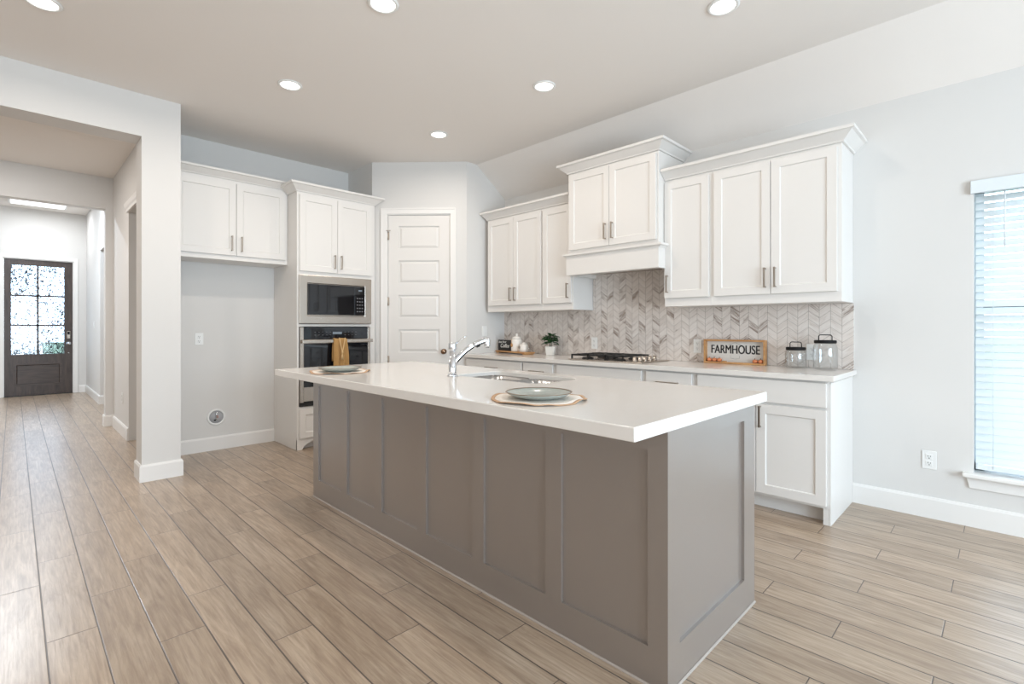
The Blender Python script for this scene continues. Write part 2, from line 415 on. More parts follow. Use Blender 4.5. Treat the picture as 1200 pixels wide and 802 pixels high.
# corner pantry: angled wall with a door opening, and its two return walls
PA = Vector((2.814, 4.995)); PB = Vector((3.538, 4.228)); PL = (PB - PA).length
PR = math.atan2(PB.y - PA.y, PB.x - PA.x)
mb = MB()
D0, D1, DT = 0.157, 0.885, 2.478           # door opening along the angled wall
mb.box(0, D0, 0, 0.1, 0, CEIL + .01).box(D1, PL, 0, 0.1, 0, CEIL + .01).box(D0, D1, 0, 0.1, DT, CEIL + .01)
at(struct('wall_pantry', mb, 'wall'), (PA.x, PA.y, 0), PR)
mb = MB().poly([(2.814, 4.995), (2.90, 5.04), (2.90, 5.55), (2.814, 5.55)], 0, CEIL + .01)
mb.poly([(3.538, 4.228), (RIGHT + .02, 4.228), (RIGHT + .02, 4.33), (3.58, 4.33)], 0, CEIL + .01)
struct('wall_pantryreturn', mb, 'wall')

# baseboards
BP = [(0, 0), (0.016, 0), (0.016, 0.118), (0.009, 0.134), (0, 0.134)]
def base(name, path): return struct(name, MB().sweep([(x, y, 0) for x, y in path], BP), 'trim')
base('baseboard_right', [(RIGHT, -3.75), (RIGHT, 0.757)][::-1])
base('baseboard_back', [(0.97, 5.55), (1.966, 5.55)])
base('baseboard_post', [(0.71, 5.04), (0.71, 4.80), (0.97, 4.80), (0.97, 5.55)])
base('baseboard_hall', [(0.795, 7.95), (0.795, 7.80), (0.87, 7.80), (0.87, 6.64)])
base('baseboard_foyer', [(0.86, 12.2), (0.965, 12.2), (0.965, 10.1), (1.07, 10.1)])

# ---------------------------------------------------------------- window on the right wall
X = RIGHT
w1 = struct('window_1', MB().box(X + 0.10, X + 0.14, WY0, WY0 + 0.045, WZ0, WZ1).box(X + 0.10, X + 0.14, WY1 - 0.045, WY1, WZ0, WZ1)
            .box(X + 0.10, X + 0.14, WY0, WY1, WZ0, WZ0 + 0.05).box(X + 0.10, X + 0.14, WY0, WY1, WZ1 - 0.05, WZ1), 'vinyl')
obj('meeting_rail', MB().box(X + 0.095, X + 0.13, WY0 + .04, WY1 - .04, 1.31, 1.35), mat('shaded_rail', srgb(70, 92, 98), 0.5), w1)  # rail in shade, its darkness put into the colour
obj('glass_pane', MB().box(X + 0.118, X + 0.122, WY0 + .04, WY1 - .04, WZ0 + .04, WZ1 - .04), 'glass', w1)
obj('sill', MB().box(X - 0.055, X + 0.10, WY0 - 0.05, WY1 + 0.05, WZ0 - 0.022, WZ0 + 0.002), 'trim', w1, 0.005)
obj('apron', MB().poly([(WY0 - 0.02, 0.235), (WY1 + 0.02, 0.235), (WY1 + 0.035, WZ0 - 0.022), (WY0 - 0.035, WZ0 - 0.022)], X - 0.014, X - 0.0005, 'x'), 'trim', w1, 0.003)
bl = thing('window_blind', 'white horizontal slat blind filling the window at the right edge', 'blind', (X + 0.045, (WY0 + WY1) / 2, WZ0 + .005))
wy = (WY1 - WY0) / 2
obj('valance', MB().box(-0.075, -0.055, -wy - 0.012, wy + 0.014, 1.695, 1.772).box(-0.055, -0.045, -wy - 0.012, -wy - .001 + 0.0, 1.695, 1.772).box(-0.055, -0.047, wy + 0.001, wy + 0.014, 1.695, 1.772), 'vinyl', bl, 0.003)
obj('head_rail', MB().box(-0.03, 0.028, -wy + 0.006, wy - 0.006, 1.715, 1.762), 'vinyl', bl)
s_ = MB(); k = 0; zz = 0.072; ang = math.radians(52)
while zz < 1.70:
    n = 6; top = []; 
    prof = []
    for i in range(n + 1):
        a = (i / n - 0.5) * 0.05; bow = 0.0025 * (1 - (2 * i / n - 1) ** 2)
        prof.append((a * math.cos(ang) - bow * math.sin(ang), a * math.sin(ang) + bow * math.cos(ang)))
    vs = []; fs = []
    for sgn in (-wy + 0.008, wy - 0.008):
        for off in (0.0, 0.0026):
            for (a, b) in prof: vs.append((a, sgn, zz + b + off))
    m_ = n + 1
    for i in range(n):
        fs.append((m_ + i, m_ + i + 1, 3 * m_ + i + 1, 3 * m_ + i)); fs.append((i + 1, i, 2 * m_ + i, 2 * m_ + i + 1))
    fs.append((0, m_, 3 * m_, 2 * m_)); fs.append((n, 2 * m_ + n, 3 * m_ + n, m_ + n))
    fs.append(list(range(m_)) + [m_ + n - i for i in range(m_)]); fs.append([2 * m_ + n - i for i in range(m_)] + [3 * m_ + i for i in range(m_)])
    s_.add(vs, fs); zz += 0.0455
obj('slats', s_, 'slat', bl)
obj('bottom_rail', MB().box(-0.026, 0.026, -wy + 0.008, wy - 0.008, 0.018, 0.05), 'vinyl', bl, 0.003)
lc = MB()
for yy in (wy - 0.085, 0.02, -wy + 0.085):
    for dx in (-0.0285, 0.0285): lc.tube([(dx, yy, 0.03), (dx, yy, 1.72)], 0.0014, 6)
obj('ladder_cord', lc, 'vinyl', bl)
obj('tilt_wand', MB().tube([(-0.052, wy - 0.135, 1.70), (-0.056, wy - 0.135, 1.36)], 0.0042, 8), 'vinyl', bl)

# ---------------------------------------------------------------- front door, far down the hall
fd = struct('door_1', MB().box(-0.11, 0.775, 12.225, 12.268, 0.012, 0.58 + .02).box(-0.11, -0.025 - .0, 12.225, 12.268, 0.60, 2.40).box(0.66, 0.775, 12.225, 12.268, 0.60, 2.40)
            .box(-0.025, 0.66, 12.225, 12.268, 2.30, 2.40).box(-0.025, 0.66, 12.225, 12.268, 0.60, 0.73), 'doorwood')
mb = MB().box(0.297, 0.325, 12.228, 12.262, 0.73, 2.30)
for z in (1.245, 1.765): mb.box(-0.025, 0.66, 12.228, 12.262, z - .014, z + .014)
obj('muntin_bars', mb, 'doorwood', fd)
obj('glass_pane', MB().box(-0.025, 0.66, 12.243, 12.248, 0.73, 2.30), 'rain', fd)
mb = MB().shaker(0.01, 0.63, 0.17, 0.575, 12.215, 0.01, 0.03, 0.008, 0.012)
mb.box(0.055, 0.585, 12.214, 12.224, 0.215, 0.53)
obj('lower_panel', mb, 'doorwoodh', fd)
obj('keypad_lock', MB().box(0.695, 0.745, 12.205, 12.225, 1.00, 1.14), 'nickel', fd, 0.006)
obj('keypad_screen', MB().box(0.703, 0.737, 12.2035, 12.206, 1.075, 1.13), 'blackglass', fd)
kn = MB().lathe([(0.03, 0), (0.03, 0.006), (0.012, 0.01), (0.012, 0.035), (0.027, 0.045), (0.03, 0.06), (0.02, 0.072), (0.0001, 0.074)], 20, (0.72, 12.225, 0.915), 'y')
obj('handle', kn, 'chrome', fd)
obj('deadbolt', MB().lathe([(0.012, 0), (0.012, 0.006), (0.0001, 0.008)], 14, (0.72, 12.225, 0.74), 'y'), 'chrome', fd)
CP = [(0, 0), (0.012, 0.0), (0.018, 0.01), (0.018, 0.05), (0.010, 0.058), (0, 0.06)]
mb = MB()
for (a, b) in (((DX0 - 0.06), DX0), (DX1, DX1 + 0.06)): mb.box(a, b, 12.184, 12.2, 0, DZ + 0.06)
mb.box(DX0, DX1, 12.184, 12.2, DZ, DZ + 0.06)
mb.box(DX0, DX0 + 0.014, 12.2, 12.33, 0, DZ).box(DX1 - 0.014, DX1, 12.2, 12.33, 0, DZ).box(DX0, DX1, 12.2, 12.33, DZ - 0.014, DZ)
struct('trim_2', mb, 'trim', None, 0.003)
struct('trim_3', MB().box(DX0 + .014, DX1 - .014, 12.19, 12.34, 0.0, 0.012), 'black')
# outside: lawn, walk and a hedge across the street
struct('ground', MB().box(-30, 60, 12.5, 60, -0.3, -0.16).box(4.6, 60, -40, 12.5, -0.3, -0.16), 'lawn')
struct('front_walk', MB().poly([(-9, 12.36), (0.45, 12.36), (1.75, 60), (-20, 60)], -0.155, -0.06), 'paving')
# ---------------------------------------------------------------- pantry door (five raised panels)
pd = bpy.data.objects.new('door_2', None); C.objects.link(pd); pd['kind'] = 'structure'
at(pd, (PA.x, PA.y, 0), PR)
x0, x1, z0, z1 = D0 + 0.022, D1 - 0.022, 0.012, DT - 0.02
dm = MB().box(x0, x1, 0.026, 0.05, z0, z1)
sw = 0.115; rails = []
ph = 0.255; gap = 0.128; zt = z1 - 0.12; pans = []
for i in range(6):
    pans.append((zt - ph, zt)); zt -= ph + gap
zs = [z1] + [v for p in pans for v in (p[1], p[0])]
dm.box(x0, x0 + sw, 0.012, 0.026, z0, z1).box(x1 - sw, x1, 0.012, 0.026, z0, z1)
edges = [z1]
for a, b in pans: edges += [b, a]
edges.append(z0)
for i in range(0, len(edges), 2): dm.box(x0 + sw, x1 - sw, 0.012, 0.026, edges[i + 1], edges[i])
for a, b in pans:
    xa, xb = x0 + sw, x1 - sw; e1, e2 = 0.012, 0.036
    o = [(xa + e1, 0.0255, a + e1), (xb - e1, 0.0255, a + e1), (xb - e1, 0.0255, b - e1), (xa + e1, 0.0255, b - e1)]
    q = [(xa + e2, 0.0145, a + e2), (xb - e2, 0.0145, a + e2), (xb - e2, 0.0145, b - e2), (xa + e2, 0.0145, b - e2)]
    dm.add(o + q, [(4, 5, 6, 7)] + [(i, (i + 1) % 4, 4 + (i + 1) % 4, 4 + i) for i in range(4)])
obj('door_leaf', dm, 'cab', pd)
obj('knob', MB().lathe([(0.03, 0), (0.03, 0.006), (0.011, 0.012), (0.011, 0.03), (0.025, 0.04), (0.029, 0.054), (0.02, 0.066), (0.0001, 0.069)], 20, (x1 - 0.062, 0.012, 0.945), 'y'), 'bronze', pd)
for z in (2.23, 1.5, 0.85, 0.25):
    hm = MB().box(x0 - 0.004, x0 + 0.012, 0.004, 0.0125, z - 0.045, z + 0.045).tube([(x0 - 0.003, 0.004, z - 0.048), (x0 - 0.003, 0.004, z + 0.048)], 0.006, 8)
    obj('hinge', hm, 'nickel', pd)
obj('hinge_stop', MB().tube([(x0 - 0.003, 0.0, 2.285), (x0 + 0.03, -0.02, 2.285)], 0.004, 8).tube([(x0 - 0.02, -0.012, 2.285), (x0 + 0.03, -0.012, 2.285)], 0.004, 8), 'nickel', pd)
mb = MB()
cw = 0.055
for a, b in ((D0 - cw, D0 + 0.008), (D1 - 0.008, D1 + cw)): mb.box(a, b, -0.014, 0.0, 0, DT + cw)
mb.box(D0 + 0.008, D1 - 0.008, -0.014, 0.0, DT - 0.008, DT + cw)
for a, b in ((D0 - cw, D0 - cw + 0.016), (D1 + cw - 0.016, D1 + cw)): mb.box(a, b, -0.020, -0.014, 0, DT + cw)
mb.box(D0 - cw + .016, D1 + cw - .016, -0.020, -0.014, DT + cw - 0.016, DT + cw)
mb.box(D0, D0 + 0.018, 0, 0.1, 0, DT).box(D1 - 0.018, D1, 0, 0.1, 0, DT).box(D0 + .018, D1 - .018, 0, 0.1, DT - 0.018, DT)
mb.box(D0 + .018, D0 + 0.03, 0.052, 0.07, 0, DT - .018).box(D1 - 0.03, D1 - .018, 0.052, 0.07, 0, DT - .018)
at(struct('trim_4', mb, 'trim'), (PA.x, PA.y, 0), PR)

# ---------------------------------------------------------------- cabinet builders (local: x along front, y into wall, front frame at y = 0)
def bar_pull(parent, x, z, length=0.13, vertical=True, y=-0.02, m='nickel'):
    h = MB(); L = length / 2; pr = 0.03; s = 0.0048
    ends = [(x, z - L), (x, z + L)] if vertical else [(x - L, z), (x + L, z)]
    for ex, ez in ends: h.box(ex - s, ex + s, y - pr, y, ez - s, ez + s)
    if vertical: h.box(x - 0.006, x + 0.006, y - pr - 0.004, y - pr + 0.005, z - L - 0.006, z + L + 0.006)
    else: h.box(x - L - 0.006, x + L + 0.006, y - pr - 0.004, y - pr + 0.005, z - 0.006, z + 0.006)
    return obj('handle', h, m, parent, 0.0015)
def door(parent, x0, x1, z0, z1, hx=None, hz=None, m='cab', fw=0.058):
    d = obj('door', MB().shaker(x0, x1, z0, z1, -0.02, 0.0195, fw), m, parent, 0.0015)
    if hx is not None: bar_pull(d, hx, hz)
    return d
def drawer(parent, x0, x1, z0, z1, pull=True, m='cab'):
    d = obj('drawer', MB().box(x0, x1, -0.02, -0.0005, z0, z1), m, parent, 0.002)
    if pull: bar_pull(d, (x0 + x1) / 2, (z0 + z1) / 2 + 0.0, 0.16, False)
    return d
CROWN = [(0, 0), (0.012, 0), (0.016, 0.010), (0.066, 0.056), (0.082, 0.060), (0.082, 0.080), (0, 0.080)]

def wall_cab(label, yl, w, z0, z1, xf, doors, side_panel=False):
    t = thing('wall_cabinet', label, 'cabinet', (xf, yl, z0), FACE_X, 'white wall cabinets')
    H = z1 - z0; dp = RIGHT - xf - 0.002
    obj('body', MB().box(0, w, 0, dp, 0, H), 'cab', t, 0.0015)
    for (a, b, hx) in doors: door(t, a, b, 0.068, H - 0.022, hx, 0.068 + 0.115)
    return t
XU = 3.80
UZ0, UZ1 = 1.385, 2.42
# right run: a single-door unit by the hood, a double-door unit at the end
wall_cab('narrow single-door white wall cabinet hanging directly right of the range hood', 2.0, 0.395, UZ0, UZ1, XU, [(0.004, 0.372, 0.036)])
wall_cab('wide double-door white wall cabinet at the right end, above the FARMHOUSE sign', 1.605, 0.848, UZ0, UZ1, XU, [(0.018, 0.419, 0.388), (0.424, 0.824, 0.455)])
def crown(name, label, pts, z, ext):
    o = obj(name, MB().sweep([(x, y, z) for x, y in pts], CROWN, ext), 'cab'); return tag(o, label, 'molding')
# travel so that 'right of travel' is out into the room
crown('crown_molding', 'white crown molding along the top of the right-end wall cabinets', [(XU, 1.998), (XU, 0.757), (RIGHT - .001, 0.757)], UZ1 + .0005, (0, 0))
# left run
wall_cab('double-door white wall cabinet in the corner next to the pantry door', 4.17, 0.83, UZ0, UZ1, XU, [(0.022, 0.420, 0.388), (0.424, 0.818, 0.456)])
wall_cab('single-door white wall cabinet just left of the range hood', 3.339, 0.387, UZ0, UZ1, XU, [(0.012, 0.372, 0.338)])
crown('crown_molding', 'white crown molding on the wall cabinets left of the hood', [(XU, 4.17), (XU, 2.952)], UZ1 + .0005, (0.6, 0))

# range hood cabinet
XH = 3.70; HY, HW = 2.93, 0.928; HZ0, HZ1 = 1.70, 2.655
hd = thing('range_hood', 'taller white cabinet-style range hood with two doors over the cooktop', 'range hood', (XH, HY, HZ0), FACE_X)
dp = RIGHT - XH - 0.002; H = HZ1 - HZ0
obj('body', MB().box(0, HW, 0, dp, 0.19, H), 'cab', hd, 0.0015)
for (a, b, hx) in ((0.018, 0.462, 0.428), (0.466, 0.912, 0.502)):
    door(hd, a, b, 0.235, H - 0.018, hx, 0.235 + 0.125)
mb = MB().box(-0.012, HW + 0.012, -0.022, 0.05, 0, 0.175).box(-0.012, 0.02, 0.05, dp, 0, 0.19).box(HW - 0.02, HW + 0.012, 0.05, dp, 0, 0.19)
obj('apron', mb, 'cab', hd, 0.002)
obj('ledge', MB().sweep([(0, dp, 0.165), (0, 0, 0.165), (HW, 0, 0.165), (HW, dp, 0.165)], [(0, 0), (0.020, 0), (0.024, 0.006), (0.030, 0.012), (0.044, 0.018), (0.044, 0.034), (0, 0.034)]), 'cab', hd)
obj('underside_panel', MB().box(0.02, HW - 0.02, 0.05, dp, 0.035, 0.05), 'frost', hd)
obj('filter', MB().box(0.16, HW - 0.16, 0.10, 0.36, 0.026, 0.036), 'steel', hd)
obj('crown', MB().sweep([(0, dp, H), (0, 0, H), (HW, 0, H), (HW, dp, H)], CROWN), 'cab', hd)

# backsplash tile
struct('trim_5', MB().box(RIGHT - 0.012, RIGHT - 0.0005, 0.752, 4.227, 0.921, UZ0 - .001).box(RIGHT - 0.012, RIGHT - 0.0005, 1.999, 2.948, UZ0 - .001, 1.735), 'chevron')
bpy.data.objects['trim_5'].name = 'wall_backsplash'

# base cabinets on the right wall
XB = 3.52; BZ = 0.885
def base_cab(label, yl, w, fronts, end=False, rz=FACE_X):
    t = thing('base_cabinet', label, 'cabinet', (XB, yl, 0), rz, 'white base cabinets')
    dp = RIGHT - XB - 0.002
    mb = MB().box(0, w, 0, dp, 0.10, BZ).box(0, w - (0.018 if end else 0), 0.075, dp, 0, 0.10)
    obj('body', mb, 'cab', t, 0.0015)
    if end:
        pts = [(0.0, BZ - .01), (0.0, 0.0), (dp, 0.0), (dp, BZ - .01)]
        obj('end_panel', MB().poly([(0, 0.0), (dp, 0.0), (dp, BZ - .01), (0, BZ - .01)], w, w + 0.012, 'x').poly([(0, 0), (0.02, 0), (0.075, 0.0995), (0, 0.0995)][::1], w - 0.03, w - .0005, 'x'), 'cab', t, 0.0015)
    for f in fronts: f(t)
    return t
TZ0, TZ1 = 0.722, 0.872
base_cab('white corner base cabinet with drawer, next to the pantry wall', 4.215, 0.872, [lambda t: drawer(t, 0.02, 0.86, TZ0, TZ1), lambda t: door(t, 0.02, 0.437, .118, .705, .405, .64), lambda t: door(t, 0.442, 0.86, .118, .705, .475, .64)])
base_cab('narrow white base cabinet with drawer, left of the cooktop', 3.343, 0.405, [lambda t: drawer(t, 0.011, 0.380, TZ0, TZ1), lambda t: door(t, 0.011, 0.380, .118, .705, .345, .64)])
base_cab('wide white base cabinet directly under the cooktop', 2.938, 0.912, [lambda t: drawer(t, 0.026, 0.891, TZ0, TZ1, False), lambda t: door(t, 0.026, 0.456, .118, .705, .42, .64), lambda t: door(t, 0.461, 0.891, .118, .705, .495, .64)])
base_cab('narrow white base cabinet with drawer, right of the cooktop', 2.026, 0.414, [lambda t: drawer(t, 0.024, 0.392, TZ0, TZ1), lambda t: door(t, 0.024, 0.392, .118, .705, .06, .64)])
base_cab('wide white base cabinet at the right end with full side panel', 1.612, 0.842, [lambda t: drawer(t, 0.023, 0.832, TZ0, TZ1, False), lambda t: door(t, 0.023, 0.423, .118, .705, .39, .64), lambda t: door(t, 0.427, 0.832, .118, .705, .455, .625)], True)

def rounded(x0, x1, y0, y1, r, n=6):
    pts = []
    for cx, cy, a0 in ((x1 - r, y0 + r, -90), (x1 - r, y1 - r, 0), (x0 + r, y1 - r, 90), (x0 + r, y0 + r, 180)):
        for k in range(n + 1):
            a = math.radians(a0 + 90 * k / n); pts.append((cx + r * math.cos(a), cy + r * math.sin(a)))
    return pts
def slab(name, outer, holes, z0, z1, m, bevel=0.003):
    bm = bmesh.new(); es = []
    for loop in [outer] + holes:
        vs = [bm.verts.new((x, y, z0)) for x, y in loop]
        es += [bm.edges.new((vs[i], vs[(i + 1) % len(vs)])) for i in range(len(vs))]
    bmesh.ops.triangle_fill(bm, use_beauty=True, use_dissolve=False, edges=es)
    r = bmesh.ops.extrude_face_region(bm, geom=list(bm.faces))
    bmesh.ops.translate(bm, vec=(0, 0, z1 - z0), verts=[v for v in r['geom'] if isinstance(v, bmesh.types.BMVert)])
    bmesh.ops.recalc_face_normals(bm, faces=bm.faces)
    me = bpy.data.meshes.new(name); bm.to_mesh(me); bm.free(); me.materials.append(M[m])
    o = bpy.data.objects.new(name, me); C.objects.link(o)
    b = o.modifiers.new('bevel', 'BEVEL'); b.width = bevel; b.segments = 2; b.limit_method = 'ANGLE'; b.angle_limit = math.radians(60)
    return o
CT = 0.92
tag(slab('countertop', [(3.482, 0.735), (RIGHT - .001, 0.735), (RIGHT - .001, 4.226), (3.482, 4.226)], [], 0.886, CT, 'quartz'), 'long white quartz countertop along the backsplash wall', 'countertop')

# ---------------------------------------------------------------- oven tower and refrigerator-bay cabinet on the back wall
OX, OW, OY = 1.967, 0.846, 4.94
ot = thing('oven_cabinet', 'tall white oven tower cabinet holding microwave and wall oven', 'cabinet', (OX, OY, 0))
dp = 5.55 - OY - 0.002
for a_ in (0, OW - 0.02): obj('side_panel', MB().box(a_, a_ + 0.02, 0, dp, 0, 2.555), 'cab', ot, 0.001)
obj('upper_carcass', MB().box(0.02, OW - 0.02, 0, dp - .02, 1.7365, 2.555), 'cab', ot)
obj('lower_carcass', MB().box(0.02, OW - 0.02, 0, dp - .02, 0.10, 0.425).box(0.02, OW - 0.02, 0.075, dp - .02, 0, 0.10), 'cab', ot)
obj('shelf', MB().box(0.02, OW - 0.02, 0.0, dp - .02, 1.222, 1.245), 'cab', ot)
obj('back_panel', MB().box(0.02, OW - 0.02, dp - 0.02, dp, 0.1, 2.555), 'cab', ot)
obj('face_stile', MB().box(OW - 0.060, OW - 0.0205, -0.0005, 0.02, 0.43, 1.752), 'cab', ot)
foot = [(0, 0), (0.05, 0), (0.07, 0.03), (0.10, 0.055), (0.16, 0.075), (OW - 0.16, 0.075), (OW - 0.10, 0.055), (OW - 0.07, 0.03), (OW - 0.05, 0), (OW, 0), (OW, 0.10), (0, 0.10)]
obj('toe_valance', MB().poly(foot, -0.001, 0.018, 'y'), 'cab', ot)
door(ot, 0.022, 0.409, 1.772, 2.528, 0.375, 1.885)
door(ot, 0.413, 0.800, 1.772, 2.528, 0.447, 1.885)
d_ = obj('drawer', MB().shaker(0.022, 0.800, 0.115, 0.405, -0.02, 0.0195, 0.058), 'cab', ot, 0.0015)
bar_pull(d_, 0.411, 0.34, 0.16, False)
obj('crown', MB().sweep([(0, dp, 2.555), (0, 0, 2.555), (OW, 0, 2.555), (OW, 0.16, 2.555)], CROWN), 'cab', ot)

FX, FY = 0.972, 5.175
fc = thing('wall_cabinet', 'double-door white cabinet high over the empty refrigerator bay', 'cabinet', (FX, FY, 1.845), 0, 'white wall cabinets')
FW = OX - FX - .002; fH = 2.60 - 1.845; dp = 5.55 - FY - 0.002
obj('body', MB().box(0, FW, 0, dp, 0, fH), 'cab', fc, 0.0015)
door(fc, 0.025, 0.515, 0.045, fH - 0.03, 0.475, 0.155)
door(fc, 0.519, 0.968, 0.045, fH - 0.03, 0.560, 0.155)
obj('crown', MB().sweep([(0, 0, fH), (FW - .001, 0, fH)], [(a, b * 0.85) for a, b in CROWN]), 'cab', fc)

# microwave
mw = thing('microwave', 'built-in stainless microwave with black glass window above the oven', 'microwave', (OX + 0.0215, OY, 1.2455))
obj('body', MB().box(0.004, 0.735, 0.0, 0.42, 0.004, 0.488), 'dark', mw)
obj('trim_frame', MB().shaker(-0.008, 0.772, 0.005, 0.488, -0.026, 0.0255, 0.077, 0.006, 0.003), 'steel', mw, 0.003)
obj('door_glass', MB().box(0.077, 0.572, -0.030, -0.0205, 0.094, 0.402), 'blackglass', mw, 0.001)
obj('control_panel', MB().box(0.574, 0.690, -0.030, -0.0205, 0.094, 0.402), 'blackglass', mw, 0.001)
kb = MB()
for r in range(5):
    for c in range(3): kb.box(0.597 + c * 0.028, 0.613 + c * 0.028, -0.0308, -0.030, 0.13 + r * 0.035, 0.140 + r * 0.035)
obj('keypad', kb, mat('grey_key_print', srgb(120, 120, 122), 0.5), mw)
obj('display', MB().box(0.618, 0.658, -0.0308, -0.030, 0.350, 0.366), 'clock', mw)

# wall oven
ov = thing('wall_oven', 'built-in stainless wall oven with black glass door', 'oven', (OX + 0.0245, OY, 0.427))
OWW = 0.760
obj('body', MB().box(0.004, OWW - 0.004, 0.0, 0.5, 0.0, 0.79), 'dark', ov)
obj('control_panel', MB().box(0.034, OWW - 0.034, -0.024, -0.0005, 0.668, 0.788), 'blackglass', ov, 0.0015)
for a_ in (0, OWW - 0.033): obj('side_trim', MB().box(a_, a_ + 0.033, -0.022, -0.0005, 0.04, 0.788), 'steel', ov, 0.0015)
dr = obj('oven_door', MB().box(0.034, OWW - 0.034, -0.024, -0.0005, 0.05, 0.664), 'steel', ov, 0.0015)
obj('door_glass', MB().box(0.034, OWW - 0.034, -0.027, -0.0241, 0.191, 0.624), 'blackglass', dr, 0.001)
hb = MB().box(0.0, OWW, -0.080, -0.062, 0.628, 0.662)
for hx in (0.03, OWW - 0.03): hb.box(hx - 0.012, hx + 0.012, -0.064, -0.0225, 0.634, 0.656)
obj('handle', hb, 'steel', dr, 0.004)
obj('vent_strip', MB().box(0.0, OWW, -0.018, -0.0005, 0.004, 0.038), 'black', ov)
obj('display', MB().box(0.33, 0.43, -0.0248, -0.024, 0.715, 0.74), 'clock', ov)
kb = MB()
for c in range(12):
    for r in range(2):
        if 4 < c < 8: continue
        kb.box(0.14 + c * 0.04, 0.152 + c * 0.04, -0.0248, -0.024, 0.705 + r * 0.03, 0.711 + r * 0.03)
obj('keypad', kb, mat('pale_key_print', srgb(90, 90, 92), 0.5), ov)

# towel over the oven handle, with a string of beads
TX = OX + 0.0245; ty = OY - 0.071; tz = 0.427 + 0.664
tm = MB(); cols, W_ = 18, 0.165
path = []
for i in range(13): path.append((-0.0155 - 0.0015 * math.sin(i * 0.6), -0.30 + 0.30 * i / 12 - 0.004))
for i in range(1, 6): a = PI - PI * i / 5; path.append((0.0135 * math.cos(a), 0.004 + 0.006 * math.sin(a)))
for i in range(7): path.append((0.0140, -0.004 - 0.22 * i / 6))
vs = []
for j, (py, pz) in enumerate(path):
    for i in range(cols + 1):
        u = i / cols - 0.5
        fall = max(0, -pz); wv = 0.012 * min(1, fall * 7) * math.cos(u * 17 + 0.4) * (1 if j < 13 else -0.0)
        vs.append((TX + 0.385 + u * W_ * (1 - 0.15 * math.exp(-fall * 9)), ty + py - (0.012 * min(1, fall * 7) if j < 13 else 0) + wv, tz + pz + 0.003 * math.sin(u * 9)))
fs = [(j * (cols + 1) + i, j * (cols + 1) + i + 1, (j + 1) * (cols + 1) + i + 1, (j + 1) * (cols + 1) + i) for j in range(len(path) - 1) for i in range(cols)]
tw = obj('hand_towel', MB().add(vs, fs, True), 'towel', None, 0, 2, False)
sd = tw.modifiers.new('solid', 'SOLIDIFY'); sd.thickness = 0.003; sd.offset = -1
tag(tw, 'mustard linen hand towel draped over the oven handle', 'towel')
gb = MB()
for i in range(34):
    a = i / 33; s = -1 if a < 0.5 else 1; q = abs(a - 0.5) * 2
    gb.ball((TX + 0.385 + s * 0.030 * q ** 0.8 + 0.001, ty - 0.049 - 0.004 * (1 - q), tz + 0.010 - 0.135 * (1 - q)), 0.0062, 8, 6)
for i in range(9):
    gb.tube([(TX + 0.386, ty - 0.053, tz - 0.13), (TX + 0.386 + (i - 4) * 0.0035, ty - 0.053 + 0.002 * (i % 3), tz - 0.21)], 0.002, 5)
gb.ball((TX + 0.386, ty - 0.053, tz - 0.133), 0.010, 10, 8)
tag(obj('bead_garland', gb, 'bead'), 'pale wooden bead string with tassel hanging on the mustard towel', 'beads')

# ---------------------------------------------------------------- island
IX0, IX1, IY0, IY1 = 1.525, 2.32, 0.792, 3.535
isl = thing('kitchen_island', 'taupe panelled kitchen island base under the white counter', 'island', ((IX0 + IX1) / 2, (IY0 + IY1) / 2, 0))
def rel(o, p): return o.location
cxi, cyi = (IX0 + IX1) / 2, (IY0 + IY1) / 2
t_ = 0.012
mb = MB().box(IX0 + t_ - cxi, IX1 - cxi - 0.0, IY0 + t_ - cyi, IY1 - t_ - cyi, 0.10, 0.874).box(IX0 + t_ - cxi, IX1 - 0.08 - cxi, IY0 + t_ - cyi, IY1 - t_ - cyi, 0, 0.10)
# hollow under the sink: the body stops short there (handled by a shell of four walls)
mb = MB()
mb.box(IX0 + t_ - cxi, IX0 + 0.04 - cxi, IY0 + t_ - cyi, IY1 - t_ - cyi, 0, 0.874)
mb.box(IX1 - 0.02 - cxi, IX1 - cxi, IY0 + t_ - cyi, IY1 - t_ - cyi, 0.10, 0.874)
mb.box(IX0 + 0.04 - cxi, IX1 - 0.02 - cxi, IY0 + t_ - cyi, IY0 + 0.04 - cyi, 0, 0.874)
mb.box(IX0 + 0.04 - cxi, IX1 - 0.02 - cxi, IY1 - 0.04 - cyi, IY1 - t_ - cyi, 0, 0.874)
mb.box(IX0 + 0.04 - cxi, IX1 - 0.02 - cxi, IY0 + 0.04 - cyi, IY1 - 0.04 - cyi, 0.10, 0.12)
mb.box(IX1 - 0.10 - cxi, IX1 - 0.08 - cxi, IY0 + .04 - cyi, IY1 - .04 - cyi, 0, 0.10)
obj('body', mb, 'taupe', isl)
st = [(IY0, 0.866), (1.245, 1.327), (1.703, 1.785), (2.155, 2.235), (2.60, 2.68), (3.027, 3.105), (3.454, IY1)]
mb = MB()
PZ0, PZ1 = 0.132, 0.800
for a, b in st: mb.box(IX0 - cxi, IX0 + t_ - cxi, a - cyi, b - cyi, PZ0, PZ1)
mb.box(IX0 - cxi, IX0 + t_ - cxi, IY0 - cyi, IY1 - cyi, 0, PZ0).box(IX0 - cxi, IX0 + t_ - cxi, IY0 - cyi, IY1 - cyi, PZ1, 0.874)
obj('front_frame', mb, 'taupe', isl)
mb = MB()
mb.box(IX0 + t_ - cxi, 1.610 - cxi, IY0 - cyi, IY0 + t_ - cyi, 0, 0.874).box(2.200 - cxi, IX1 - cxi, IY0 - cyi, IY0 + t_ - cyi, 0, 0.874)
mb.box(1.610 - cxi, 2.200 - cxi, IY0 - cyi, IY0 + t_ - cyi, 0, 0.137).box(1.610 - cxi, 2.200 - cxi, IY0 - cyi, IY0 + t_ - cyi, 0.818, 0.874)
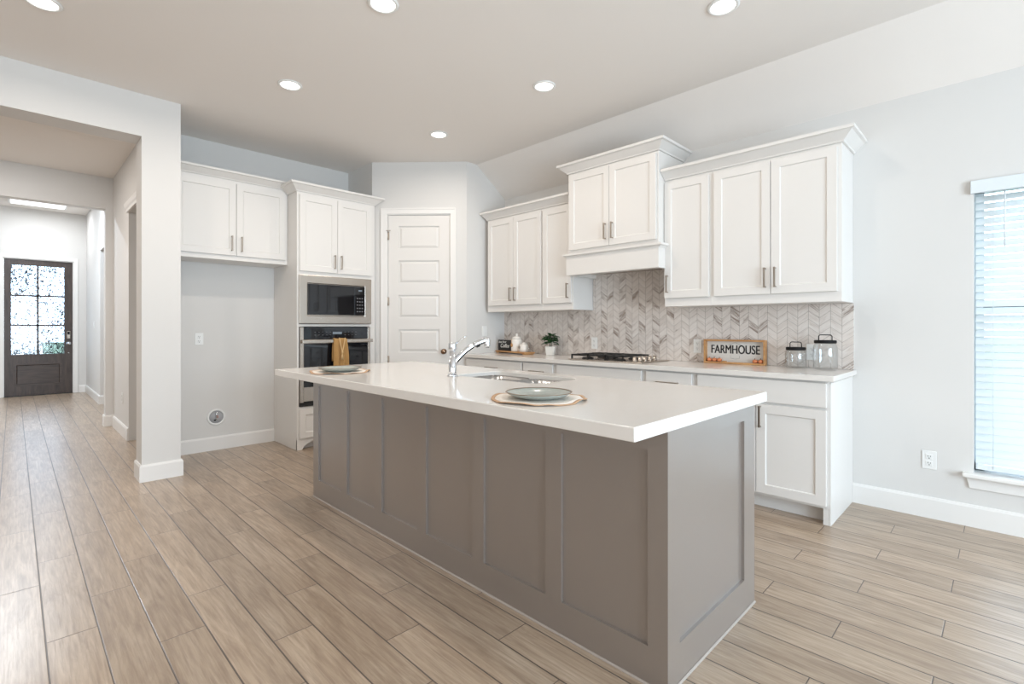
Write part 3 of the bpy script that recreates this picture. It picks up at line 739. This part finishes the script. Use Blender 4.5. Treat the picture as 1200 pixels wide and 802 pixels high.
obj('end_frame', mb, 'taupe', isl)
mb = MB().box(IX0 + t_ - cxi, IX1 - cxi, IY1 - t_ - cyi, IY1 - cyi, 0, 0.874)
obj('end_panel', mb, 'taupe', isl)
# cabinet fronts on the working side
yy = IY0 + 0.03 - cyi
for k in range(5):
    w = (IY1 - IY0 - 0.06) / 5
    dd = MB().shaker(yy + k * w + 0.003, yy + (k + 1) * w - 0.003, 0.118, 0.86, 0, 0.0195, 0.058)
    dd.v = [(IX1 - cxi + 0.02 - v[1], v[0], v[2]) for v in dd.v]
    obj('door', dd, 'taupe', isl)
tm = MB()
tm.sweep([(IX0 - .0005, IY1, 0), (IX0 - .0005, IY0 - .0005, 0), (IX1, IY0 - .0005, 0)], [(0, 0), (0.006, 0), (0.006, 0.003), (0.002, 0.007), (0, 0.007)])
tm.v = [(v[0] - cxi, v[1] - cyi, v[2]) for v in tm.v]
obj('shoe_strip', tm, mat('island_shoe', srgb(168, 158, 150), 0.4), isl)

SX0, SX1, SY0, SY1 = 1.93, 2.30, 1.74, 2.44
tag(slab('countertop', [(1.302, 0.782), (2.452, 0.782), (2.452, 3.655), (1.302, 3.655)], [rounded(SX0, SX1, SY0, SY1, 0.06)], 0.8745, CT, 'quartz', 0.004), 'white quartz island countertop with a cut-out for the sink', 'countertop')

sk = thing('kitchen_sink', 'double-bowl stainless sink sunk into the island counter', 'sink', ((SX0 + SX1) / 2, (SY0 + SY1) / 2, 0.66))
sx, sy = sk.location.x, sk.location.y
def bowl(y0, y1):
    m_ = MB(); rings = []
    for (ins, z) in ((0.0, 0.236), (0.004, 0.16), (0.010, 0.035), (0.030, 0.012), (0.07, 0.006)):
        rings.append([(x, y, z) for x, y in rounded(SX0 - sx + 0.002 + ins, SX1 - sx - 0.002 - ins, y0 + ins, y1 - ins, 0.058)])
    n = len(rings[0]); vs = [v for r in rings for v in r]
    fs = [(j * n + k, j * n + (k + 1) % n, (j + 1) * n + (k + 1) % n, (j + 1) * n + k) for j in range(len(rings) - 1) for k in range(n)]
    fs.append([(len(rings) - 1) * n + k for k in range(n)])
    return m_.add(vs, fs, True)
for (a, b) in ((SY0 - sy + 0.002, -0.012), (0.012, SY1 - sy - 0.002)):
    bo = obj('bowl', bowl(a, b), 'sinksteel', sk, 0, 2, False)
    so = bo.modifiers.new('solid', 'SOLIDIFY'); so.thickness = 0.0012
    obj('drain', MB().lathe([(0.045, 0.0078), (0.045, 0.0105), (0.034, 0.0105), (0.03, 0.0078)], 24, (0.03, (a + b) / 2, 0)), 'chrome', bo)
obj('divider', MB().box(SX0 - sx + 0.03, SX1 - sx - 0.03, -0.0125, 0.0125, 0.205, 0.215), 'sinksteel', sk, 0.004)

fa = thing('kitchen_faucet', 'chrome pull-out faucet standing on the island beside the sink', 'faucet', (1.868, 2.365, CT + .0005))
obj('base_plate', MB().lathe([(0.033, 0), (0.033, 0.006), (0.029, 0.010), (0.0255, 0.0105)], 28), 'chrome', fa)
obj('body', MB().lathe([(0.0245, 0.0105), (0.0225, 0.03), (0.0225, 0.158)], 28), 'chrome', fa)
obj('handle_hub', MB().lathe([(0.0235, 0.159), (0.0245, 0.162), (0.0245, 0.195), (0.022, 0.203), (0.0001, 0.205)], 28), 'chrome', fa)
obj('lever', MB().tube([(0.010, -0.012, 0.196), (0.045, -0.050, 0.232), (0.058, -0.062, 0.246)], [0.0058, 0.0045, 0.0045], 10), 'chrome', fa)
def arc(t):   # spout centre line rising out toward the sink
    p0, p1, p2 = Vector((0.012, -0.004, 0.085)), Vector((0.095, -0.035, 0.19)), Vector((0.205, -0.085, 0.218))
    return p0 * (1 - t) ** 2 + p1 * 2 * t * (1 - t) + p2 * t * t
obj('spout', MB().tube([arc(i / 12 * 0.62) for i in range(13)], [0.0195 - 0.003 * i / 12 for i in range(13)], 14), 'chrome', fa)
sp = obj('spray_wand', MB().tube([arc(0.63 + i / 9 * 0.37) for i in range(10)], [0.0175] * 4 + [0.018, 0.0185, 0.019, 0.019, 0.019, 0.0175], 14), 'chrome', fa)
obj('spray_head', MB().lathe([(0.017, -0.046), (0.019, -0.040), (0.0205, 0.0), (0.015, 0.014), (0.0001, 0.017)], 20, (0.204, -0.085, 0.216)), 'chrome', sp)
obj('spray_button', MB().tube([arc(0.70) + Vector((0, 0, -0.019)), arc(0.80) + Vector((0, 0, -0.020))], 0.006, 8), 'black', sp)

# place settings
def place(x, y, r, rz, lab_m, lab_p, seed):
    rnd = random.Random(seed); n = 72; pm = MB(); vs = []
    ph1, ph2 = rnd.uniform(0, 6), rnd.uniform(0, 6)
    def edge(a): return 1 + 0.012 * math.sin(9 * a + ph1) + 0.010 * math.sin(5 * a + ph2)
    def lift(a): return 0.007 * max(0, math.sin(4 * a + ph1)) + 0.004 * max(0, math.sin(7 * a + ph2))
    def ringmesh(radii, hs):
        m_ = MB(); vs = []
        for q, (f, hgt) in enumerate(zip(radii, hs)):
            for k in range(n):
                a = 2 * PI * k / n; rr = r * f * edge(a); vs.append((rr * math.cos(a), rr * math.sin(a), hgt + lift(a) * max(0, (f - 0.62) / 0.38)))
        fs = [(j * n + k, j * n + (k + 1) % n, (j + 1) * n + (k + 1) % n, (j + 1) * n + k) for j in range(len(radii) - 1) for k in range(n)]
        return m_.add(vs, fs, True)
    t = thing('placemat', lab_m, 'placemat', (x, y, CT + .001), rz, 'cloth placemats on the island')
    m1 = ringmesh([0.001, 0.3, 0.6, 0.78, 0.92], [0.0] * 5); o1 = obj('woven_center', m1, 'mat', t, 0, 2, False)
    m2 = ringmesh([0.92, 0.96, 1.0], [0.0002] * 3); o2 = obj('border', m2, 'matrim', t, 0, 2, False)
    for o in (o1, o2):
        s = o.modifiers.new('solid', 'SOLIDIFY'); s.thickness = 0.003; s.offset = -1
    p = thing('dinner_plate', lab_p, 'plate', (x + 0.0, y, CT + .0045), 0, 'stoneware plates on the island')
    pr = 0.137
    prof = [(0.0001, 0.0), (0.075, 0.0), (0.080, 0.003), (0.115, 0.012), (pr - 0.002, 0.024), (pr - 0.001, 0.0265)]
    inn = [(pr - 0.004, 0.0265), (0.112, 0.016), (0.085, 0.0075), (0.07, 0.006), (0.0001, 0.0055)]
    obj('dish', MB().lathe(prof + inn, 56), 'plate', p)
    obj('rim', MB().lathe([(pr - 0.005, 0.0262), (pr + 0.0005, 0.0262), (pr + 0.001, 0.0282), (pr - 0.0045, 0.0284), (pr - 0.005, 0.0262)], 56), 'platerim', p)
place(1.535, 1.372, 0.197, 0.3, 'round cream placemat with tan edge at the near right of the island', 'grey-green stoneware plate at the near right of the island', 4)
place(1.528, 3.125, 0.190, 1.2, 'round cream placemat with tan edge at the far left of the island', 'grey-green stoneware plate at the far left of the island', 9)

# ---------------------------------------------------------------- cooktop
CX0, CX1, CY0, CY1 = 3.585, 4.055, 2.09, 2.845
ck = thing('gas_cooktop', 'stainless gas cooktop with black cast iron grates under the hood', 'cooktop', ((CX0 + CX1) / 2, (CY0 + CY1) / 2, CT + .0005))
hx, hy = (CX1 - CX0) / 2, (CY1 - CY0) / 2
obj('steel_pan', MB().box(-hx, hx, -hy, hy, 0, 0.008), 'steel', ck, 0.003)
burn = [(-0.12, 0.24, .045), (0.12, 0.24, .04), (0.0, 0.06, .055), (-0.12, -0.10, .04), (0.12, -0.10, .045)]
for bx, by, br in burn:
    bb = obj('burner', MB().lathe([(br + 0.012, 0.008), (br + 0.010, 0.014), (br, 0.018), (br, 0.024), (0.0001, 0.026)], 24, (bx, by, 0)), 'black', ck)
for (ya, yb) in ((0.17, hy - 0.02), (-0.015, 0.16), (-0.19, -0.025)):
    g = MB(); z = 0.038; s = 0.006
    g.box(-hx + 0.02, hx - 0.02, ya, ya + 2 * s, z, z + 0.012).box(-hx + 0.02, hx - 0.02, yb - 2 * s, yb, z, z + 0.012)
    for gx in (-hx + 0.02, -0.006, hx - 0.032): g.box(gx, gx + 2 * s, ya, yb, z, z + 0.012)
    for gx in (-0.12, 0.12): g.box(gx - s, gx + s, ya, yb, z + 0.002, z + 0.014)
    ym = (ya + yb) / 2; g.box(-hx + 0.02, hx - 0.02, ym - s, ym + s, z + 0.002, z + 0.014)
    for gx in (-hx + 0.02, hx - 0.032):
        for gy in (ya, yb - 2 * s): g.box(gx, gx + 2 * s, gy, gy + 2 * s, 0.008, z)
    obj('grate', g, 'black', ck, 0.0015)
for k in range(5):
    kx = -0.17 + k * 0.083
    kn = obj('knob', MB().lathe([(0.021, 0.008), (0.021, 0.014), (0.0175, 0.018), (0.016, 0.040), (0.0001, 0.041)], 20, (kx, -0.275, 0)), 'steel', ck)
    obj('grip', MB().box(kx - 0.004, kx + 0.004, -0.292, -0.258, 0.040, 0.047), 'steel', kn, 0.002)

# ---------------------------------------------------------------- things on the back counter
def text_mesh(s, size, ext, shear=0.0, bold=0.0, w=None, spacing=1.0):
    cu = bpy.data.curves.new('txt', 'FONT'); cu.body = s; cu.size = size; cu.extrude = ext; cu.align_x = 'CENTER'; cu.align_y = 'CENTER'
    cu.shear = shear; cu.offset = bold; cu.space_character = spacing
    o = bpy.data.objects.new('txt', cu); C.objects.link(o)
    bpy.context.view_layer.update(); dg = bpy.context.evaluated_depsgraph_get()
    me = bpy.data.meshes.new_from_object(o.evaluated_get(dg)); bpy.data.objects.remove(o)
    vs = [tuple(v.co) for v in me.vertices]; fs = [list(p.vertices) for p in me.polygons]
    if w:
        a = min(v[0] for v in vs); b = max(v[0] for v in vs); k = w / (b - a); vs = [((v[0] - (a + b) / 2) * k, v[1], v[2]) for v in vs]
    return vs, fs
def text_obj(name, s, size, m, parent, x, y, z, **kw):
    """upright lettering facing local -y"""
    thick = kw.pop('thick', 0.0)
    vs, fs = text_mesh(s, size, 0.0012, **kw)
    if thick:
        n = len(vs); V0, F0 = list(vs), list(fs); vs = []; fs = []
        for q, dx in enumerate((-thick, 0.0, thick)):
            vs += [(a + dx, b, c + q * 0.00012) for a, b, c in V0]; fs += [[i + q * n for i in f] for f in F0]
    return obj(name, MB().add([(x + v[0], y - v[2], z + v[1]) for v in vs], fs), m, parent)

# FARMHOUSE sign box: local x along front, y depth
SW, SH, SD = 0.475, 0.195, 0.05
sg = thing('wooden_sign', 'wood-framed box sign reading FARMHOUSE leaning at the backsplash', 'sign', (4.045, 1.782, CT + .0005), FACE_X + 0.02)
f_ = 0.014
obj('frame', MB().box(0, f_, 0, SD, 0, SH).box(SW - f_, SW, 0, SD, 0, SH).box(f_, SW - f_, 0, SD, 0, f_).box(f_, SW - f_, 0, SD, SH - f_, SH), 'oak', sg, 0.0015)
obj('backing', MB().box(f_, SW - f_, SD - 0.008, SD, f_, SH - f_), 'frost', sg)
text_obj('lettering', 'FARMHOUSE', 0.098, 'letter', sg, SW / 2, SD - 0.0095, 0.112, thick=0.0013, w=0.375)
xc = SW / 2; hm_ = mat('pencil_grey_line', srgb(150, 148, 146), 0.8)
for p in ([(xc - 0.05, 0, 0.15), (xc, 0, 0.172), (xc + 0.05, 0, 0.15)], [(xc - 0.035, 0, 0.066), (xc - 0.035, 0, 0.045), (xc, 0, 0.04), (xc + 0.035, 0, 0.045), (xc + 0.035, 0, 0.066)]):
    obj('house_outline', MB().tube([(a, SD - 0.009, c) for a, b, c in p], 0.0011, 6), hm_, sg)
def pumpkin(x, y, r, label, group):
    # x,y in the sign's frame
    v = Vector((x, y, 0)); v.rotate(Matrix.Rotation(FACE_X + 0.02, 3, 'Z'))
    t = thing('pumpkin', label, 'pumpkin', (4.045 + v.x, 1.782 + v.y, CT + f_ + .001), 0, group)
    n, m_ = 28, 12; b = MB(); vs = []
    for j in range(m_ + 1):
        ph = PI * j / m_
        for k in range(n):
            a = 2 * PI * k / n; rib = 1 - 0.10 * abs(math.sin(a * 4)) ** 0.5 * math.sin(ph)
            rr = r * math.sin(ph) * (1 - 0.0 * j) * (1.1 - 0.1 * rib) * (0.9 + 0.1 * rib) * (1 - 0.06 * (1 - abs(math.cos(4 * a))))
            vs.append((max(rr, 1e-5) * math.cos(a), max(rr, 1e-5) * math.sin(a), r * 0.82 * (1 - math.cos(ph)) - 0.16 * r * math.exp(-(math.sin(ph) * 3) ** 2) * (1 if j > m_ / 2 else -1) * 1.0 - 0.0))
    mn = min(v[2] for v in vs); vs = [(v[0], v[1], v[2] - mn) for v in vs]
    fs = [(j * n + k, j * n + (k + 1) % n, (j + 1) * n + (k + 1) % n, (j + 1) * n + k) for j in range(m_) for k in range(n)]
    obj('shell', b.add(vs, fs, True), 'pumpkin', t)
    zt = 2 * r * 0.82 - 0.16 * r * 1.6
    obj('stem', MB().tube([(0, 0, zt), (0.001, 0.001, zt + r * 0.3), (0.005, 0.002, zt + r * 0.5)], [0.0032, 0.0026, 0.0022], 7), 'stem', t)
for i, (px, lab) in enumerate(((0.040, 'small orange pumpkin in the left corner of the sign box, leftmost of three'), (0.081, 'small orange pumpkin, middle of the three at left in the sign box'), (0.122, 'small orange pumpkin, right one of the three at left in the sign box'),
                               (0.396, 'small orange pumpkin, left one of the pair at right in the sign box'), (0.437, 'small orange pumpkin in the right corner of the sign box'))):
    pumpkin(px, 0.0205, 0.0200, lab, 'pumpkins in the sign box')
tag(at(obj('corner_block', MB().box(0, 0.03, 0, 0.02, 0, 0.008), 'oak'), (4.052, 1.632, CT + f_ + .001), FACE_X), 'thin wooden chip lying in the sign box right of the three pumpkins', 'wood chip')

def jar(x, y, r, h, label):
    t = thing('glass_jar', label, 'jar', (x, y, CT + .0005), 0.6, 'glass jars on the back counter')
    rn = r * 0.80
    prof = [(0.0001, 0.0), (r * 0.93, 0.0), (r, 0.008), (r, h * 0.70), (r * 0.97, h * 0.82), (r * 0.86, h * 0.92), (rn, h * 0.96), (rn, h)]
    inn = [(rn - 0.003, h), (rn - 0.003, h * 0.96), (r * 0.86 - .003, h * 0.915), (r * 0.97 - .003, h * 0.81), (r - .003, h * 0.70), (r - .003, 0.012), (r * 0.9, 0.006), (0.0001, 0.006)]
    obj('glass_body', MB().lathe(prof + inn, 40), 'jarglass', t)
    ld = obj('lid', MB().lathe([(rn + 0.006, h - 0.012), (rn + 0.008, h - 0.010), (rn + 0.008, h + 0.006), (rn + 0.005, h + 0.009), (0.0001, h + 0.010)], 40), 'lid', t)
    q = rn * 0.72; pts = [Vector((-q, 0, h + 0.006)), Vector((-q, 0, h + 0.032))]
    for k in range(7):
        a = PI - k / 6 * PI / 2; pts.append(Vector((-q + 0.014 + 0.014 * math.cos(a), 0, h + 0.032 + 0.014 * math.sin(a))))
    for k in range(7):
        a = PI / 2 - k / 6 * PI / 2; pts.append(Vector((q - 0.014 + 0.014 * math.cos(a), 0, h + 0.032 + 0.014 * math.sin(a))))
    pts += [Vector((q, 0, h + 0.006))]
    rz = -math.pi / 2 - 0.2
    pts = [Vector((p.x * math.cos(rz - .6) , p.x * math.sin(rz - .6), p.z)) for p in pts]
    obj('lid_handle', MB().tube(pts, 0.0032, 8), 'lid', ld)
jar(4.005, 1.083, 0.070, 0.142, 'shorter glass jar with black lid between the sign and taller jar')
jar(3.985, 0.893, 0.075, 0.196, 'taller glass jar with black lid at the counter end')

# coffee tray
TRX, TRY, TRR = 3.945, 3.890, FACE_X - 0.22
tr = thing('wooden_tray', 'low wooden riser tray holding the coffee things in the corner', 'tray', (TRX, TRY, CT + .0005), TRR)
obj('board', MB().box(-0.30, 0.30, -0.07, 0.07, 0.012, 0.026), 'oak', tr, 0.002)
for fx in (-0.27, 0.27):
    obj('foot', MB().box(fx - 0.02, fx + 0.02, -0.06, 0.06, 0, 0.0118), 'oak', tr)
TZ = CT + 0.027
def on_tray(x, y):
    v = Vector((x, y, 0)); v.rotate(Matrix.Rotation(TRR, 3, 'Z')); return (TRX + v.x, TRY + v.y, TZ)
bs = thing('coffee_sign', 'small black block sign with white Coffee lettering on the tray', 'sign', on_tray(-0.155, -0.035), TRR + 0.05)
obj('block', MB().box(-0.125, 0.125, -0.0, 0.028, 0, 0.122), 'chalk', bs, 0.0015)
text_obj('small_lettering', 'but first', 0.036, 'chalkw', bs, -0.035, -0.0004, 0.098, shear=0.3, w=0.145)
text_obj('lettering', 'Coffee', 0.062, 'chalkw', bs, 0.012, -0.0004, 0.055, shear=0.35, thick=0.0007, w=0.17)
cn = thing('canister', 'tall white ceramic canister with lid and wooden tag on the tray', 'canister', on_tray(0.045, 0.0), TRR)
obj('body', MB().lathe([(0.056, 0), (0.060, 0.004), (0.061, 0.02), (0.061, 0.118), (0.056, 0.132), (0.048, 0.138)], 36), 'ceram', cn)
obj('lid', MB().lathe([(0.052, 0.139), (0.053, 0.143), (0.047, 0.155), (0.025, 0.165), (0.013, 0.170), (0.011, 0.176), (0.016, 0.184), (0.014, 0.193), (0.0001, 0.196)], 32), 'ceram', cn)
cl = obj('wire_bail', MB().tube([(-0.057 * math.cos(i / 14 * PI), 0.012, 0.150 + 0.062 * math.sin(i / 14 * PI)) for i in range(15)], 0.0018, 6), 'nickel', cn)
obj('tag_string', MB().tube([(0, -0.062, 0.135), (0, -0.066, 0.105), (0.0, -0.063, 0.085)], 0.002, 6), 'oakz', cn)
obj('tag', MB().lathe([(0.022, 0), (0.022, 0.004), (0.0001, 0.004)], 20, (-0.004, -0.0605, 0.070), 'y'), 'oakz', cn)
mg = thing('sugar_crock', 'small white ceramic crock with round tag on the tray', 'crock', on_tray(0.19, 0.0), TRR)
obj('body', MB().lathe([(0.046, 0), (0.050, 0.004), (0.052, 0.03), (0.050, 0.062), (0.042, 0.080), (0.030, 0.086)], 32), 'ceram', mg)
obj('lid', MB().lathe([(0.031, 0.0865), (0.029, 0.092), (0.012, 0.098), (0.010, 0.104), (0.0001, 0.106)], 24), 'ceram', mg)
obj('tag', MB().lathe([(0.016, 0), (0.016, 0.004), (0.0001, 0.004)], 18, (-0.008, -0.0535, 0.052), 'y'), mat('grey_tag', srgb(150, 140, 128), 0.6), mg)
gl = thing('glass_tumbler', 'slim clear glass at the right end of the coffee tray', 'glass', on_tray(0.265, 0.01), 0)
obj('glass_wall', MB().lathe([(0.0001, 0), (0.020, 0), (0.022, 0.004), (0.024, 0.105), (0.022, 0.105), (0.020, 0.006), (0.0001, 0.005)], 24), 'jarglass', gl)

# potted plant
pl = thing('potted_plant', 'leafy dark green plant in a small white square pot', 'plant', (3.985, 3.395, CT + .0005), 0.5)
pot = MB(); vs = []
for (h, z) in ((0.040, 0.0), (0.042, 0.003), (0.052, 0.088), (0.052, 0.091), (0.047, 0.091), (0.045, 0.075)):
    vs += [(x, y, z) for x, y in rounded(-h, h, -h, h, 0.010, 3)]
n = 16; fs = [(j * n + k, j * n + (k + 1) % n, (j + 1) * n + (k + 1) % n, (j + 1) * n + k) for j in range(5) for k in range(n)]
fs += [list(range(n))[::-1], [5 * n + k for k in range(n)]]
obj('pot', pot.add(vs, fs), mat('white_textured_pot', srgb(226, 224, 218), 0.6, noise=0.08, nscale=120, bump=0.5), pl)
obj('soil', MB().box(-0.043, 0.043, -0.043, 0.043, 0.070, 0.078), mat('dark_soil', (0.03, 0.02, 0.015, 1), 0.95), pl)
fo = MB(); rl = random.Random(12)
for i in range(46):
    a = rl.uniform(0, 2 * PI); el = rl.uniform(0.0, 1.15); L = rl.uniform(0.055, 0.078); wd = L * 0.32
    o = Vector((0.012 * math.cos(a), 0.012 * math.sin(a), 0.105 + rl.uniform(0, 0.085)))
    d = Vector((math.cos(a) * math.cos(el), math.sin(a) * math.cos(el), math.sin(el) * 0.75)).normalized()
    side = d.cross(Vector((0, 0, 1))).normalized(); up = side.cross(d)
    vs = []; ns = 6
    st0 = o + d * 0.022
    for k in range(ns + 1):
        q = k / ns; wq = wd * math.sin(PI * (q * 0.92 + 0.06)) ** 0.8; c = st0 + d * L * q - Vector((0, 0, 0.028 * q * q)) 
        vs += [c - side * wq + up * 0.006, c - up * 0.002, c + side * wq + up * 0.006]
    fs = []
    for k in range(ns): fs += [(3 * k, 3 * k + 1, 3 * k + 4, 3 * k + 3), (3 * k + 1, 3 * k + 2, 3 * k + 5, 3 * k + 4)]
    fo.add(vs, fs, True)
lf = obj('leaves', fo, 'leaf', pl, 0, 2, False)
s = lf.modifiers.new('solid', 'SOLIDIFY'); s.thickness = 0.0012
sm_ = MB()
for i in range(7):
    a = i * 0.9; sm_.tube([(0.01 * math.cos(a), 0.01 * math.sin(a), 0.076), (0.014 * math.cos(a), 0.014 * math.sin(a), 0.13), (0.022 * math.cos(a), 0.022 * math.sin(a), 0.18)], 0.0022, 6)
obj('stems', sm_, 'leaf', pl)

# ---------------------------------------------------------------- wall plates
def outlet(label, loc, rz, kind='duplex', w=0.072, h=0.116):
    t = thing('light_switch' if kind == 'switch' else 'wall_outlet', label, 'switch' if kind == 'switch' else 'outlet', loc, rz)
    obj('plate', MB().box(-w / 2, w / 2, -0.006, -0.0005, -h / 2, h / 2), 'white', t, 0.002)
    if kind == 'switch':
        obj('rocker', MB().box(-0.017, 0.017, -0.010, -0.0062, -0.033, 0.033), 'white', t, 0.002)
        return t
    for s_ in (-0.021, 0.021):
        r = obj('receptacle', MB().box(-0.017, 0.017, -0.0085, -0.0062, s_ - 0.0165, s_ + 0.0165), 'white', t, 0.004)
        q = MB().box(-0.0075, -0.0052, -0.0092, -0.0086, s_ - 0.001, s_ + 0.008).box(0.0052, 0.0075, -0.0092, -0.0086, s_ - 0.001, s_ + 0.007)
        q.lathe([(0.003, 0), (0.003, 0.0006), (0.0001, 0.0006)], 10, (0, -0.0086, s_ - 0.009), 'y')
        obj('slots', q, 'slot', r)
    return t
outlet('white duplex outlet low on the right wall near the window', (RIGHT, 0.349, 0.369), FACE_X)
outlet('white outlet on the bare wall of the refrigerator bay', (1.272, 5.55, 1.10), 0)
outlet('white outlet on the chevron backsplash left of the cooktop', (RIGHT - .012, 2.93, 1.055), FACE_X)
outlet('white outlet on the backsplash beside the sign, partly behind its left edge', (RIGHT - .012, 1.865, 1.055), FACE_X)
outlet('white outlet on the backsplash behind and between the two jars', (RIGHT - .012, 1.005, 1.035), FACE_X)
outlet('small white outlet low on the hall wall before the entry', (0.87, 7.05, 0.42), FACE_X)
outlet('white light switch on the entry wall near the front door', (0.965, 10.9, 1.25), FACE_X, 'switch')
outlet('white light switch on the pantry return wall above the counter end', (3.80, 4.228, 1.17), 0, 'switch')

# water line box in the refrigerator bay
ib = thing('water_supply_box', 'round white recessed water box low in the refrigerator bay', 'supply box', (1.42, 5.55, 0.325))
obj('flange', MB().lathe([(0.062, 0.0005), (0.080, 0.0005), (0.082, 0.003), (0.080, 0.008), (0.064, 0.010), (0.062, 0.0005)], 40, (0, 0, 0), 'y'), 'white', ib)
obj('cup', MB().lathe([(0.0001, 0.0006), (0.0625, 0.0006), (0.0625, 0.0016), (0.0001, 0.0016)], 36, (0, 0, 0), 'y'), mat('shaded_cup_plastic', srgb(176, 176, 178), 0.4), ib)  # flat disc, shade of the recess put into its colour
vv = obj('valve', MB().tube([(0, -0.012, 0.05), (0, -0.012, 0.0)], 0.009, 10).tube([(0, -0.012, 0.0), (0.0, -0.012, -0.022)], 0.006, 8).box(-0.004, 0.004, -0.02, -0.003, 0.01, 0.02), 'chrome', ib)
obj('valve_handle', MB().box(-0.022, -0.006, -0.016, -0.006, -0.036, -0.022), 'black', vv, 0.002)
obj('tag', MB().box(0.008, 0.016, -0.006, -0.003, -0.010, 0.012), mat('red_tag', srgb(180, 90, 80), 0.5), ib)

# ---------------------------------------------------------------- recessed ceiling lamps
def can(x, y, label, power=6.5):
    t = thing('ceiling_light', label, 'ceiling light', (x, y, CEIL), 0, 'recessed ceiling lights')
    obj('trim_ring', MB().lathe([(0.066, -0.001), (0.086, -0.001), (0.087, -0.004), (0.080, -0.009), (0.068, -0.010), (0.066, -0.001)], 40), 'white', t)
    obj('lens', MB().lathe([(0.0001, -0.0055), (0.060, -0.0055), (0.0665, -0.0020)], 36), 'lens', t)
    d = bpy.data.lights.new('lamp', 'AREA'); d.shape = 'DISK'; d.size = 0.12; d.energy = power; d.color = (1.0, 0.90, 0.80); d.spread = math.radians(170)
    o = bpy.data.objects.new('lamp', d); C.objects.link(o); o.parent = t; o.location = (0, 0, -0.014)
    return t
can(1.473, 3.826, 'lit recessed ceiling light above the far left end of the island', 9)
can(2.838, 2.481, 'lit recessed ceiling light in front of the range hood')
can(2.846, 3.814, 'smallest lit recessed ceiling light, before the pantry corner')
can(1.473, 2.492, 'lit recessed ceiling light at the top edge, above the island middle')
can(0.117, 3.833, 'lit recessed ceiling light at the top left, before the hall opening', 9.5)
can(2.846, 1.14, 'lit recessed ceiling light cut by the top edge at right', 4)
en = thing('ceiling_light', 'flat white glowing panel built for a bright strip on the entry ceiling', 'ceiling light', (0.30, 11.45, 3.30))  # glowing panel and lamp standing in for a bright ceiling strip
obj('housing', MB().box(-0.36, 0.36, -0.22, 0.22, -0.035, -0.0005), 'white', en, 0.004)
obj('lens', MB().box(-0.33, 0.33, -0.19, 0.19, -0.040, -0.0355), 'panel', en)
d = bpy.data.lights.new('lamp', 'AREA'); d.shape = 'RECTANGLE'; d.size = 0.6; d.size_y = 0.34; d.energy = 14; d.color = (0.92, 0.96, 1.0)
o = bpy.data.objects.new('lamp', d); C.objects.link(o); o.parent = en; o.location = (0, 0, -0.045)
# unseen fill lamp added to brighten the hall between kitchen opening and entry
hl = thing('ceiling_light', 'added fill lamp on the hall ceiling, unseen behind the opening lintel', 'ceiling light', (-0.6, 6.4, CEIL))
obj('trim_ring', MB().lathe([(0.066, -0.001), (0.086, -0.001), (0.087, -0.004), (0.080, -0.009), (0.068, -0.010), (0.066, -0.001)], 40), 'white', hl)
obj('lens', MB().lathe([(0.0001, -0.0055), (0.060, -0.0055), (0.0665, -0.0020)], 36), 'lens', hl)
d = bpy.data.lights.new('lamp', 'AREA'); d.shape = 'DISK'; d.size = 0.12; d.energy = 38; d.color = (1.0, 0.93, 0.87)
o = bpy.data.objects.new('lamp', d); C.objects.link(o); o.parent = hl; o.location = (0, 0, -0.014)

fl = thing('ceiling_light', 'added fill lamp over the entry, unseen behind the entry lintel', 'ceiling light', (-0.1, 9.3, 3.30))  # lamp added out of view to brighten the entry
obj('trim_ring', MB().lathe([(0.066, -0.001), (0.086, -0.001), (0.087, -0.004), (0.080, -0.009), (0.068, -0.010), (0.066, -0.001)], 40), 'white', fl)
obj('lens', MB().lathe([(0.0001, -0.0055), (0.060, -0.0055), (0.0665, -0.0020)], 36), 'lens', fl)
d = bpy.data.lights.new('lamp', 'AREA'); d.shape = 'DISK'; d.size = 0.12; d.energy = 75; d.color = (0.82, 0.91, 1.0)
o = bpy.data.objects.new('lamp', d); C.objects.link(o); o.parent = fl; o.location = (0, 0, -0.014)
